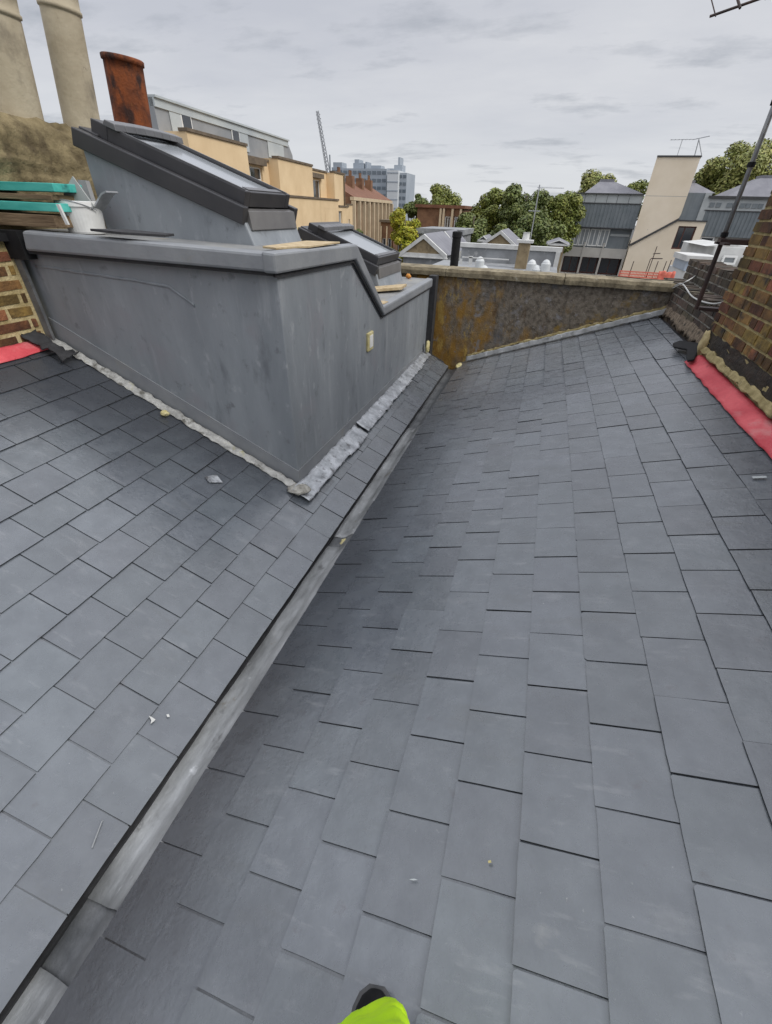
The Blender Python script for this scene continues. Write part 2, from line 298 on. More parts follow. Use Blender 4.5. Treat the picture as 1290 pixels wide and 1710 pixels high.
# ------------------------------------------------------------------ ground
g = MB(); g.grid(lambda a, b: ((a-.5)*1600, (b-.5)*1600+300, -10), 8, 8)
g.build('ground', M['ground']); tag(bpy.data.objects['ground'], 'dark street level ground far below the roofs', 'ground', kind='structure')

# ------------------------------------------------------------------ the valley roof under foot
tR, tL = math.tan(0.3426), math.tan(0.4263)
cR, sR_, cL, sL_ = math.cos(0.3426), math.sin(0.3426), math.cos(0.4263), math.sin(0.4263)
XL, ZL = -.7007, -.2221
def zR(x): return x*tR
def zL(x): return ZL+(XL-x)*tL
house = thing('terraced_house', 'slate covered valley roof of the house underfoot, two grey slopes meeting at a lead gutter', 'house', (-.6, 2, -.25))
def slope(name, O, U, s_list, jy, y0, y1, skip, width=.25):
    b = MB(); U = Vector(U); V = Vector((0, 1, 0)); n = U.cross(V)
    if n.z < 0: n = -n
    O = Vector(O)
    for k, s0, smax, st_ in s_list:
        off = jy(k); j = math.floor((y0-off)/width)
        while off+j*width < y1:
            ya, yb = off+j*width, off+(j+1)*width; j += 1
            g_ = rnd.uniform(.0018, .0042)
            ya2, yb2 = max(ya, y0)+g_, min(yb, y1)-g_
            if yb2-ya2 < .03 or skip(s0, (ya2+yb2)/2): continue
            ln = min(.40, smax-s0)
            if ln < .04: continue
            dl = rnd.uniform(-.002, .002); h0 = .006+rnd.uniform(-.0005, .0022)+(rnd.uniform(0, .004) if rnd.random() < .3 else 0); tw = rnd.uniform(-.0014, .0014); th = rnd.uniform(.0065, .0090)
            h1 = -.006
            if st_: h0, h1 = h0-.009, -.008
            # outline with slightly ragged tail and sides, now and then a nicked corner
            nk = [rnd.uniform(.004, .010) if rnd.random() < .10 else 0 for _ in (0, 1)]
            jt = lambda q: rnd.uniform(-q, q)
            ol = [(s0+dl+nk[0], ya2, 0)]
            if nk[0]: ol.append((s0+dl+nk[0]*.3, ya2+nk[0]*.5, 0))
            for q in range(0, 6): ol.append((s0+dl+jt(.0011), ya2+nk[0]+(yb2-ya2-nk[0]-nk[1])*(q+.02)/5.04, 0))
            if nk[1]: ol.append((s0+dl+nk[1]*.3, yb2-nk[1]*.5, 0))
            ol.append((s0+dl+nk[1], yb2, 0))
            for q in (.2, .42): ol.append((s0+ln*q, yb2+jt(.0008), 0))
            ol += [(s0+ln, yb2, 0), (s0+ln, ya2, 0)]
            for q in (.42, .2): ol.append((s0+ln*q, ya2+jt(.0008), 0))
            def P3(s_, y_, top):
                f = (s_-s0)/ln; h = h0*(1-f)+h1*f+tw*(1-f)*(1-2*(y_-ya2)/(yb2-ya2))
                return O+U*s_+V*y_+n*(h-.010+(th if top else 0))
            kk = len(ol); base_ = len(b.v)
            b.v += [tuple(P3(p[0], p[1], 0)) for p in ol]+[tuple(P3(p[0], p[1], 1)) for p in ol]
            b.f += [tuple(base_+i for i in range(kk-1, -1, -1)), tuple(base_+kk+i for i in range(kk))]; b.m += [0, 0]
            b.f += [(base_+i, base_+(i+1) % kk, base_+kk+(i+1) % kk, base_+kk+i) for i in range(kk)]; b.m += [1]*kk
    return b
UR = Vector((cR, 0, sR_)); UL = Vector((-cL, 0, sL_))
gR, gL = .19898, .19337
lines = [(-7, .6132-gR*6+.006, .3, 1)]+[(k, .6132+gR*k, 1.812/cR, 0) for k in range(-6, 7)]
slope('s', (0, 0, 0), UR, lines, lambda k: .2745+(0 if k % 2 == 0 else .125), -2.4, 6.47, lambda s, y: (s > 1.75 and y > 4.5 and False)).build('slate_slope', [M['slate'], M['slate_edge']], house)
lines = [(-1, .006, .5, 1)]+[(k, gL*k, 2.26/cL, 0) for k in range(0, 13)]
slope('s', (XL, 0, ZL), UL, lines, lambda k: .5295+(0 if k % 2 == 0 else .125), -2.4, 6.30,
      lambda s, y: (s*cL > .42 and y > 2.42)).build('slate_slope', [M['slate'], M['slate_edge']], house)
b = MB()
b.prism([(-.56, -2.45, -.29), (1.9, -2.45, zR(1.9)-.035), (1.9, -2.45, -.6), (-.56, -2.45, -.6)], (0, 8.9, 0))
b.prism([(-.80, -2.45, zL(-.80)-.035), (-2.98, -2.45, zL(-2.98)-.035), (-2.98, -2.45, -.6), (-.80, -2.45, -.6)], (0, 8.9, 0))
b.build('roof_deck', M['felt'], house)
b = MB(); b.box((-3.2, -2.5, -10), (2.1, 6.8, -.61)); b.build('wall', M['tbrick_y'], house)
# valley gutter: lead sheets lapped end to end
gut = None
gb = MB(); gb.box((-.80, -2.4, -.45), (-.50, 6.40, -.33)); gut = gb.build('gutter', M['felt'], house)
gbd = MB(); gbd.grid(lambda a, c: (-.80+.094*a+(.008*noise.noise((c*40, 1, 2))+.004*noise.noise((c*160, 3, 2)) if a == 1 else 0), -2.4+8.75*c, -.252-.010*a+.004*noise.noise((a*5, c*50, 4))), 3, 160)
ob_ = gbd.build('slate_shade_strip', M['felt'], gut, fix=False); ob_.modifiers.new('t', 'SOLIDIFY').thickness = .02  # black strip drawn as the shade below the left slate tails
def lead_run(y0, y1, dz, m, seed, nm='lead_sheet', xr=0.0):
    s = MB(); prof = [(-.86, -.270), (-.765, -.276), (-.72, -.280), (-.665, -.281), (-.622, -.268), (-.582, -.228), (-.548+xr, -.205), (-.50, -.192)]
    ny = max(4, int((y1-y0)/.05))
    def fn(a, bb):
        f = a*(len(prof)-1); i = min(int(f), len(prof)-2); q = f-i
        x = prof[i][0]*(1-q)+prof[i+1][0]*q; z = prof[i][1]*(1-q)+prof[i+1][1]*q
        y = y0+(y1-y0)*bb
        w = noise.noise((x*9, y*3, seed))*.005+noise.noise((x*16, y*9, seed))*.002
        e = .003*noise.noise((x*14, seed*3.1, 1)) if bb in (0, 1) else 0
        return (x+noise.noise((y*6, seed, 3))*.004, y+e, z+dz+w)
    s.grid(fn, 21, ny); o = s.build(nm, m, gut, smooth=True, fix=False)
    md = o.modifiers.new('thick', 'SOLIDIFY'); md.thickness = .004; md.offset = -1
lead_run(-2.4, -.085, .004, M['lead'], 1.1)
lead_run(-.12, .115, -.006, M['lead_dark'], 2.3)
lead_run(.085, 2.02, .004, M['lead'], 3.7)
lead_run(1.98, 2.16, -.004, M['lead_dark'], 4.2)
lead_run(2.13, 4.10, .004, M['lead'], 5.9)
lead_run(4.05, 6.40, -.016, M['lead_dark'], 6.4)
# pale mastic where sheets lap, and a lump at the far outlet
def lump(o, r, seed, m, name, parent, sq=(1, 1, .5), n=10):
    s = MB()
    def fn(a, bb):
        th, ph = a*2*math.pi, (bb-.5)*math.pi
        d = Vector((math.cos(ph)*math.cos(th), math.cos(ph)*math.sin(th), math.sin(ph)))
        k = r*(1+.45*noise.noise(d*1.8+Vector((seed, seed*2, 0))))
        return (o[0]+d.x*k*sq[0], o[1]+d.y*k*sq[1], o[2]+d.z*k*sq[2])
    s.grid(fn, n*2, n); return s.build(name, m, parent, smooth=True)
lump((-.60, 2.10, -.275), .035, 1.3, M['mastic'], 'mastic_patch', gut, (1.1, 1.3, .5))
lump((-.545, 6.28, -.19), .05, 4.3, M['mastic'], 'mastic_patch', gut, (.8, 2.2, .5))
# fillet strip up the far wall, and along the right wall foot
def strip(path, wid, m, name, parent, amp=.006, edge=.012, seed=0., nw=6, step=.03, thick=.006, fq=9, ef=22):
    """crumpled strip: path = list of (point, across-vector)"""
    tot = sum((Vector(path[i+1][0])-Vector(path[i][0])).length for i in range(len(path)-1)); n = max(4, int(tot/step)); s = MB()
    def fn(a, bb):
        f = bb*(len(path)-1); i = min(int(f), len(path)-2); q = f-i
        p = Vector(path[i][0]).lerp(Vector(path[i+1][0]), q); c = Vector(path[i][1]).lerp(Vector(path[i+1][1]), q)
        w = a
        if a in (0, 1): w = a+edge/wid*noise.noise((p.x*ef+seed, p.y*ef, p.z*ef+a*9))*2
        pt = p+c*w*wid
        up_ = Vector((0, 0, 1))
        return pt+up_*(amp*noise.noise((pt.x*fq+seed, pt.y*fq, pt.z*fq))+amp*.6*noise.noise((pt.x*fq*3, pt.y*fq*3+seed, pt.z*fq*3)))
    s.grid(fn, nw, n); o = s.build(name, m, parent, smooth=True, fix=False)
    md = o.modifiers.new('thick', 'SOLIDIFY'); md.thickness = thick; md.offset = 0
    return o
strip([((x, 6.36, zR(x)+.022), (0, .10, .55)) for x in (-.47, .3, 1.1, 1.86)], .12, M['lead'], 'lead_fillet', house, .005, .01, 2, thick=.012)
strip([((x, 6.445, zR(x)+.07), (0, .2, .8)) for x in (-.47, .3, 1.1, 1.86)], .035, M['mortar'], 'mortar_fillet', house, .012, .02, 3, thick=.02)
strip([((1.672, y, zR(1.672)+.012), (1, 0, .75)) for y in (-1.5, .5, 2.6, 3.5, 4.42)], .105, M['red'], 'red_underlay', house, .0035, .004, 5, thick=.002, fq=7, ef=9)
strip([((1.752, y, zR(1.75)+.085), (.35, 0, .8)) for y in (-1.5, .5, 2.6, 3.5, 4.45)], .06, M['mortar'], 'mortar_fillet', house, .006, .012, 6, thick=.018, step=.02, ef=11)
strip([((-2.84, y, zL(-2.84)+.012), (-1, 0, .6)) for y in (-1.5, .5, 1.5, 2.26)], .10, M['red'], 'red_underlay', house, .0035, .004, 7, thick=.002, fq=7, ef=9)

# ------------------------------------------------------------------ brick walls
def brick_face(mb, o, u, v, n, Wd, H, skip=None, bw=.215, bh=.065, gap=.012, proud=.004, dep=.03, seed=1, headers=False, ragged=0):
    rr = random.Random(seed); o, u, v, n = Vector(o), Vector(u).normalized(), Vector(v).normalized(), Vector(n).normalized()
    r = 0; y = gap
    while y+bh <= H+.01:
        x = gap-(.5*(bw+gap) if r % 2 else 0)
        while x < Wd:
            w = bw if not (headers and rr.random() < .4) else .1025
            a, c = max(x, .002), min(x+w, Wd-.002)
            if ragged and a < .05: a += rr.uniform(-ragged, ragged*.5)
            if c-a > .03 and not (skip and skip(a, y, c, y+bh)):
                pr = proud+rr.uniform(-.003, .004); j = lambda: rr.uniform(-.003, .003)
                p = []
                for d, e in ((-dep, 0), (pr, .003)):
                    p += [o+u*(a+j()+e)+v*(y+j()+e)+n*d, o+u*(c+j()-e)+v*(y+j()+e)+n*d, o+u*(c+j()-e)+v*(y+bh+j()-e)+n*d, o+u*(a+j()+e)+v*(y+bh+j()-e)+n*d]
                mb.hexa(p)
            x += w+gap
        y += bh+gap; r += 1
    return mb
# right-hand chimney breast
chim = thing('chimney_stack', 'brown and yellow brick chimney breast with tarred foot beside the red underlay', 'chimney', (2.1, 3, .7))
b = MB(); b.box((1.782, .4, -.4), (2.6, 4.478, 3.0)); b.build('mortar_core', M['mortar'], chim)
b = MB(); brick_face(b, (1.78, 4.5, .86), (0, -1, 0), (0, 0, 1), (-1, 0, 0), 4.1, 2.14, seed=3, headers=True, ragged=.022)
brick_face(b, (1.78, .4, .86), (1, 0, 0), (0, 0, 1), (0, -1, 0), .82, 2.14, seed=5)
brick_face(b, (2.6, 4.5, .86), (-1, 0, 0), (0, 0, 1), (0, 1, 0), .82, 2.14, seed=6)
b.build('brickwork', M['brick'], chim)
b = MB(); b.grid(lambda a, c: (1.776+.014*noise.noise((a*30, c*6, 1)), .4+4.06*a, .70+.17*c+.018*noise.noise((a*40, 3, 2))*c), 90, 8); b.build('tarred_foot', M['tar'], chim, smooth=True, fix=False)
lump((1.765, 4.43, .77), .085, 2.2, M['mortar_pale'], 'mortar_lump', chim, (.35, .7, 1.15))
# low party wall beyond it
lowp = thing('party_wall', 'low sooty brick party wall running past the end of the right chimney', 'wall', (2.1, 5.6, .6))
b = MB(); b.box((1.872, 4.5, .2), (2.14, 7.1, .985)); b.box((2.14, 4.5, .2), (2.42, 7.3, 1.15)); b.build('mortar_core', M['mortar_edge'], lowp)
b = MB(); brick_face(b, (1.87, 7.1, .60), (0, -1, 0), (0, 0, 1), (-1, 0, 0), 2.6, .385, seed=8, proud=.008)
brick_face(b, (2.138, 7.3, .985), (0, -1, 0), (0, 0, 1), (-1, 0, 0), 2.8, .165, seed=9, proud=.008)
for k in range(23):
    y = 4.53+k*.112
    b.box((1.862+rnd.uniform(-.01, .01), y, .987), (2.06, y+.095+rnd.uniform(-.01, .004), 1.0+rnd.uniform(0, .02)))
for k in range(25):
    y = 4.53+k*.112
    b.box((2.13+rnd.uniform(-.012, .012), y, 1.152), (2.40, y+.097+rnd.uniform(-.01, .004), 1.20+rnd.uniform(0, .02)))
b.build('brickwork', M['brick_dark'], lowp)
strip([((1.845, y, zR(1.82)+.03), (.3, 0, 1)) for y in (4.5, 5.2, 6.0, 6.45)], .14, M['rubble'], 'mortar_fillet', lowp, .012, .02, 8, thick=.03, step=.02)
# left party wall
lw = thing('party_wall', 'left party wall of thick pale mortar and brown brick beside the grey stair box', 'wall', (-3.1, 1.5, .8))
b = MB(); b.box((-3.3, -2.4, -.2), (-2.952, 6.4, 1.395)); b.build('mortar_core', M['mortar_pale'], lw)
b = MB(); brick_face(b, (-2.95, -2.4, .79), (0, 1, 0), (0, 0, 1), (1, 0, 0), 4.66, .61, seed=11, gap=.021, bh=.058, proud=.003); b.build('brickwork', M['brick'], lw)
b = MB(); b.box((-3.32, -2.4, 1.397), (-2.90, 2.262, 1.44)); b.box((-3.2, 2.262, 1.30), (-2.81, 2.335, 1.455)); b.build('shade_capping', M['black'], lw)  # black boxes colour in the shade under the planks and left of the coping
# left chimney stack with its pots
cs = thing('chimney_stack', 'rough tan rendered chimney stack with two tall buff pots and a rusty one', 'chimney', (-3.5, 3, 1.4))
b = MB()
def fl(a, c):
    th = a*2*math.pi; ex = lambda t, k: math.copysign(abs(t)**k, t)
    rr = 1-.28*max(0, c-.72)/.28*max(0, c-.72)/.28
    p = Vector((-3.60+.54*rr*ex(math.cos(th), .35), 2.63+.93*rr*ex(math.sin(th), .35), 1.40+.66*min(1, c/.96)))
    d = .035*noise.noise(p*5)+.03*noise.noise(p*13)+.014*noise.noise(p*31)
    return p+Vector((d*math.cos(th), d*math.sin(th), d*.7))
b.grid(fl, 130, 44); top = [fl(a/130, 1) for a in range(130)]; b.add(top, [tuple(range(130))])
b.build('rendered_stack', M['flaunch'], cs, smooth=True, fix=False)
def pot(o, lean, H, rb, rt_, m, lip, name='chimney_pot'):
    s = MB(); ax = Vector((lean[0], lean[1], 1))
    prof = [(rb*1.04, -.05), (rb, .02)]
    prof += [(rb+(rt_-rb)*t, H*t) for t in (.15, .3, .45, .6, .75, .88)]
    prof += lip(rt_, H)
    s.lathe(o, prof, 40, ax); ob = s.build(name, m, cs, smooth=True, fix=True)
    return ob
buff_lip = lambda r, H: [(r, H*.9), (r*1.08, H*.905), (r*1.09, H*.93), (r*1.02, H*.94), (r*1.01, H*1.04), (r*1.06, H*1.05), (r*1.08, H*1.12), (r*1.0, H*1.14), (r*.80, H*1.14), (r*.78, H*.6)]
pot((-3.31, 2.95, 1.96), (.19, .03), .66, .140, .118, M['pot'], buff_lip)
pot((-3.20, 3.37, 2.06), (.13, .03), .66, .122, .116, M['pot'], buff_lip)
pot((-3.40, 2.30, 2.02), (.10, .03), .66, .155, .118, M['pot'], buff_lip)
b = MB(); b.box((-4.3, 3.62, 1.4), (-3.4, 5.2, 2.02)); b.build('rear_stack', M['brick'], cs)
rl = lambda r, H: [(r, H*.97), (r*1.08, H*.972), (r*1.09, H*1.02), (r*1.03, H*1.03), (r*.9, H*1.02), (r*.88, H*.5)]
pot((-3.86, 4.6, 2.0), (.11, 0), .69, .168, .165, M['rust'], rl)['label'] = 'rusty orange brown metal pot'

# ------------------------------------------------------------------ grey fibreglass stair box with two rooflights
box = thing('stair_box', 'grey fibreglass box rising from the left slope, stepped top with two rooflights', 'roof dormer', (-2, 4, 0))
XB = -1.065
b = MB(); prof = [(2.34, -.35), (2.34, 1.35), (3.50, 1.335), (4.20, .835), (6.30, .835), (6.30, -.35)]
b.prism([(-3.0, y, z) for y, z in prof], (XB+3.0, 0, 0)); bo = b.build('wall', M['grp'], box, bevel=.006)
# coping: rounded drip edge along both faces
b = MB()
b.hexa([(-2.80, 2.268, 1.350), (-1.05, 2.266, 1.332), (-1.05, 2.345, 1.332), (-2.80, 2.345, 1.350), (-2.77, 2.268, 1.456), (-1.05, 2.266, 1.419), (-1.05, 2.345, 1.425), (-2.77, 2.345, 1.462)])
up_l = [(2.262, 1.424), (3.455, 1.408), (4.13, .885), (6.2, .905)]; lo_l = [(2.262, 1.328), (3.435, 1.312), (4.165, .802), (6.2, .806)]
for i in range(3):
    (ya, za), (yb, zb) = up_l[i], up_l[i+1]; (yc, zc_), (yd, zd) = lo_l[i], lo_l[i+1]
    b.hexa([(-1.104, yc, zc_), (-1.02, yc, zc_), (-1.02, yd, zd), (-1.104, yd, zd), (-1.104, ya, za+.006), (-1.02, ya, za), (-1.02, yb, zb), (-1.104, yb, zb+.006)])
bm = bmesh.new(); me = bpy.data.meshes.new('t'); me.from_pydata(b.v, [], b.f); bm.from_mesh(me)
bmesh.ops.remove_doubles(bm, verts=bm.verts, dist=.0005); bm.to_mesh(me); bm.free()
b2 = MB(); b2.add([tuple(v.co) for v in me.vertices], [tuple(p.vertices) for p in me.polygons]); b2.build('drip_edge', M['grp_top'], box, bevel=.014, smooth=False)
b = MB()
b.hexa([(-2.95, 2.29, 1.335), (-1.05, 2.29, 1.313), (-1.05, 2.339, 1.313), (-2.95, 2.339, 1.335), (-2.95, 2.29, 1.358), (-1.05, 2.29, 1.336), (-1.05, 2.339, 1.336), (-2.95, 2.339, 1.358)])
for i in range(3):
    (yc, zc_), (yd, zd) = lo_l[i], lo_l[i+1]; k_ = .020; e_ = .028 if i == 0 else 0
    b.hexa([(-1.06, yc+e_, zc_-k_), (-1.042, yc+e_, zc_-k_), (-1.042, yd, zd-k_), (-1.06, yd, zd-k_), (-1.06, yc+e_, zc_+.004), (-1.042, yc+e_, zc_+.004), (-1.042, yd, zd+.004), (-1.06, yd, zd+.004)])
b.build('drip_shade_strip', M['felt'], box)  # dark strip standing in for the shade under the drip edge
strip([((-2.86, 2.338, 1.255), (0, 0, 1)), ((-2.45, 2.338, 1.235), (0, 0, 1)), ((-2.0, 2.338, 1.215), (0, 0, 1)), ((-1.82, 2.338, 1.20), (0, 0, 1)), ((-1.66, 2.338, 1.11), (0, 0, 1))], .012, M['grp'], 'lap_ridge', box, .004, .003, 31, nw=3, step=.02, thick=.008)
b = MB()
b.hexa([(-2.97, 2.345, 1.30), (-1.102, 2.345, 1.30), (-1.102, 3.45, 1.30), (-2.97, 3.45, 1.30), (-2.97, 2.345, 1.455), (-1.102, 2.345, 1.412), (-1.102, 3.45, 1.398), (-2.97, 3.45, 1.44)])
b.hexa([(-2.97, 3.45, 1.2), (-1.102, 3.45, 1.2), (-1.102, 4.135, .7), (-2.97, 4.135, .7), (-2.97, 3.45, 1.40), (-1.102, 3.45, 1.395), (-1.102, 4.135, .876), (-2.97, 4.135, .88)])
b.hexa([(-2.97, 4.135, .7), (-1.102, 4.135, .7), (-1.102, 6.25, .7), (-2.97, 6.25, .7), (-2.97, 4.135, .885), (-1.102, 4.135, .872), (-1.102, 6.25, .892), (-2.97, 6.25, .90)])
b.build('flat_top', M['grp_deck'], box)
# base flange, proud of the wall along both feet
b = MB()
za = lambda x: zL(x)
b.hexa([(-2.93, 2.33, za(-2.93)), (-1.056, 2.33, za(-1.056)), (-1.056, 2.345, za(-1.056)), (-2.93, 2.345, za(-2.93)), (-2.93, 2.333, za(-2.93)+.15), (-1.058, 2.333, za(-1.058)+.13), (-1.058, 2.345, za(-1.058)+.13), (-2.93, 2.345, za(-2.93)+.15)])
b.hexa([(XB-.01, 2.333, -.14), (XB+.010, 2.333, -.14), (XB+.010, 6.3, -.14), (XB-.01, 6.3, -.14), (XB-.01, 2.333, .075), (XB+.006, 2.333, .075), (XB+.006, 6.3, .02), (XB-.01, 6.3, .02)])
b.build('base_flange', M['grp_top'], box)
strip([((x, 2.315, zL(x)+.03), (0, -1, -.35)) for x in (-2.95, -2.5, -2.0, -1.5, -1.0)], .055, M['fillet'], 'mortar_fillet', box, .003, .008, 9, thick=.004, step=.02)
for k, (ya, yb, wd) in enumerate(((2.22, 3.00, .135), (2.98, 3.42, .15), (3.47, 4.25, .13), (4.2, 5.05, .125), (5.0, 5.75, .12), (5.72, 6.22, .10))):
    strip([((XB+.006, y, zL(XB)+.042), (1, 0, -.52)) for y in (ya, (ya+yb)/2, yb)], wd, M['lead_bright'], 'lead_flashing', box, .0045, .007, 11+k*2.3, nw=9, step=.025, thick=.003, fq=13)
lump((-1.03, 2.26, -.03), .06, 5.1, M['mortar_edge'], 'mortar_patch', box, (1.5, 1.1, .30))
b = MB(); b.box((XB-.02, 6.24, -.35), (-.985, 6.40, .93)); b.build('corner_flashing', M['felt'], box)
lump((-1.0, 6.12, .06), .055, 7.7, M['mastic'], 'mastic_patch', box, (.5, .9, 1.5))
# small cream overflow plate
b = MB(); b.box((XB-.005, 3.77, .555), (XB+.022, 3.91, .715)); pl = b.build('overflow_plate', M['mastic'], box, bevel=.008)
b = MB(); b.box((XB+.020, 3.80, .585), (XB+.027, 3.88, .69)); b.build('plate_face', M['white'], pl)
# grey corner batten and lead dressing at the left end
b = MB(); b.obox((-2.93, 2.30, .80), (1, 0, 0), (0, 0, 1), (0, -1, 0), (-.02, 0, 0), (.035, .56, .02)); b.build('corner_batten', M['lead_dark'], box)
strip([((-2.95, 2.22, .87), (0, -1, -.1)), ((-2.8, 2.22, .80), (0, -1, -.1)), ((-2.66, 2.24, .735), (0, -1, -.2))], .10, M['felt'], 'lead_dressing', box, .03, .02, 21, thick=.006, step=.015)

def rooflight(side_y, far_y, xa, za_, xb, zb, name_lab, deck_z, hood=True):
    """wedge upstand plus framed rooflight sloping down towards +x"""
    w = MB(); w.prism([(xa, side_y, deck_z-.05), (xb+.085, side_y, deck_z-.05), (xb+.012, side_y, zb-.01), (xb-.02, side_y, zb), (xa, side_y, za_)], (0, far_y-side_y, 0)); w.build('upstand', M['grp'], box, bevel=.01)
    d = Vector((xb-xa, 0, zb-za_)); Ln = d.length; d.normalize(); n = Vector((-d.z, 0, d.x)); V = Vector((0, 1, 0)); Wd = far_y-side_y
    o = Vector((xa, side_y, za_))
    f = MB()   # flashing frame
    f.obox(o, d, V, n, (-.04, -.025, -.02), (Ln+.012, .03, .075)); f.obox(o, d, V, n, (-.04, Wd-.03, -.02), (Ln+.012, Wd+.025, .075))
    f.obox(o, d, V, n, (-.04, .03, -.02), (.10, Wd-.03, .085))
    f.obox(o, d, V, n, (-.02, -.004, -.02), (Ln-.02, Wd+.004, .02))
    fl_ = f.build('rooflight', M['alu'], box, bevel=.006)
    ap = MB(); e_ = o+d*Ln; q = [e_-d*.03+n*.055, e_+d*.012+n*.055, e_+d*.055-n*.035, e_+d*.045-n*.042, e_-d*.03-n*.01]
    ap.prism([p+V*.0305 for p in q], V*(Wd-.061)); ap.build('apron', M['alu_m'], fl_, bevel=.003)
    i = .045
    s = MB()   # sash
    s.obox(o, d, V, n, (.16, i, .06), (Ln-.03, i+.055, .145)); s.obox(o, d, V, n, (.16, Wd-i-.055, .06), (Ln-.03, Wd-i, .145))
    s.obox(o, d, V, n, (Ln-.10, i+.055, .06), (Ln-.03, Wd-i-.055, .142)); s.obox(o, d, V, n, (.04, i, .06), (.16, Wd-i, .15))
    s.build('sash', M['alu'], fl_, bevel=.005)
    gl = MB(); gl.obox(o, d, V, n, (.16, i+.055, .09), (Ln-.10, Wd-i-.055, .128)); gl.build('pane', M['glass'], fl_)
    st = MB(); st.obox(o, d, V, n, (.22, i+.004, .146), (Ln-.04, i+.016, .152)); st.obox(o, d, V, n, (.22, Wd-i-.05, .146), (Ln-.04, Wd-i-.036, .152))
    st.obox(o, d, V, n, (Ln-.10, i+.07, .143), (Ln-.055, Wd-i-.07, .147)); st.build('edge_strip', M['alu_l'], fl_)
    h = MB(); pth = []
    for t in range(9):
        q = t/8; pth.append(o+d*(.20+.02*math.sin(q*3.14))+V*(.02+q*(Wd-.04))+n*(.168+.012*math.sin(q*math.pi)))
    for k in range(8):
        a_, c_ = pth[k], pth[k+1]; h.hexa([a_-d*.05-n*.022, a_+d*.05-n*.022, c_+d*.05-n*.022, c_-d*.05-n*.022, a_-d*.035+n*.010, a_+d*.035+n*.010, c_+d*.035+n*.010, c_-d*.035+n*.010])
    h.build('top_hood', M['alu_l'], fl_, bevel=.004)
    return fl_
rooflight(2.75, 3.40, -2.61, 1.905, -1.505, 1.545, '', 1.40)
rooflight(5.03, 5.95, -2.30, 1.36, -1.42, 1.05, '', .86)

# ------------------------------------------------------------------ far parapet wall
pw = thing('parapet_wall', 'rendered parapet wall with orange and grey stains and a concrete coping at the roof end', 'wall', (.3, 6.6, .5))
b = MB(); b.grid(lambda a, c: (-1.3+3.3*a, 6.455+.008*noise.noise((a*25, c*9, 2))+.004*noise.noise((a*70, c*26, 2)), -.55+1.47*c), 160, 60)
b.build('rendered_face', M['render'], pw, smooth=True, fix=False)
b = MB(); b.box((-3.3, 6.47, -.6), (2.14, 6.74, .915)); b.build('core', M['tbrick_y'], pw)
b = MB()
def cop(x0, x1, s):
    n = 22; q = lambda x: .918+.006*noise.noise((x*4, s, 0)); e = lambda x: .014*noise.noise((x*7, s, 5))+.006*noise.noise((x*30, s, 5))
    rows = [(6.415, 0), (6.408, .05), (6.418, .088), (6.60, .10), (6.79, .09), (6.80, .0)]
    b.grid(lambda a, c: (x0+(x1-x0)*a, rows[round(c*5)][0]+(e(x0+(x1-x0)*a) if round(c*5) < 3 else 0), q(x0+(x1-x0)*a)+rows[round(c*5)][1]+.004*noise.noise((a*40, c*9, s))), n*2, 5)
    for x in (x0, x1): b.add([(x, 6.415, .918), (x, 6.408, .968), (x, 6.418, 1.006), (x, 6.60, 1.018), (x, 6.79, 1.008), (x, 6.80, .918)], [(0, 1, 2, 3, 4, 5)])
cop(-3.2, -.9, 1); cop(-.895, .62, 2); cop(.626, 1.868, 3)
b.build('coping', M['coping'], pw, fix=True)

# ------------------------------------------------------------------ aerial mast on the right chimney
am = thing('aerial_mast', 'grey aerial pole on a rusty triangular bracket beside the right chimney', 'aerial', (1.64, 4.62, 1.2))
b = MB(); A = Vector((1.655, 4.62, 1.0)); Bp = Vector((1.60, 4.64, 2.86)); dd = (Bp-A)
b.tube([A, A+dd*.30], .017, 12); b.build('pole_foot', M['steel_dark'], am)
b = MB(); b.tube([A+dd*.30, Bp], .0165, 14); b.build('pole', M['zinc'], am, smooth=True)
b = MB()
for t in (.29, .52, .70): b = MB(); b.tube([A+dd*(t-.008), A+dd*(t+.008)], .026, 12); b.build('clamp', M['black'], am)
b = MB(); b.tube([A+dd*.70+Vector((0, 0, 0)), A+dd*.705+Vector((.05, -.01, 0))], .008, 8); b.build('clamp_bolt', M['black'], am)
b = MB()
b.box((1.60, 4.585, 1.475), (2.3, 4.60, 1.515)); b.box((1.60, 4.40, 1.475), (1.64, 4.66, 1.49))
b.hexa([(1.86, 4.585, 1.475), (1.90, 4.585, 1.475), (2.08, 4.585, 1.25), (2.05, 4.585, 1.25), (1.86, 4.60, 1.475), (1.90, 4.60, 1.475), (2.08, 4.60, 1.25), (2.05, 4.60, 1.25)])
b.box((1.66, 4.56, 1.0), (2.35, 4.64, 1.025)); b.box((1.60, 4.52, 1.478), (1.79, 4.585, 1.512))
b.build('bracket', M['steel_dark'], am)
b = MB(); e0, e1 = hy(1186, 27, 4.64), hy(1262, -14, 4.64); e2 = e0+(Bp-e0)*1.15
b.tube([e0, Bp+Vector((.05, .02, .02))], .0075, 8)
bd = (Bp-e0).normalized()
for t, l in ((.03, .30), (.16, .34), (.29, .36), (.42, .38), (.50, .40)):
    c = e0+bd*t; q = Vector((-.22, .72, .62)).normalized(); b.tube([c-q*l*.5*.12, c+q*l*.6], .0035 if t != .16 else .0075, 6)
b.build('aerial_head', M['steel_dark'], am)

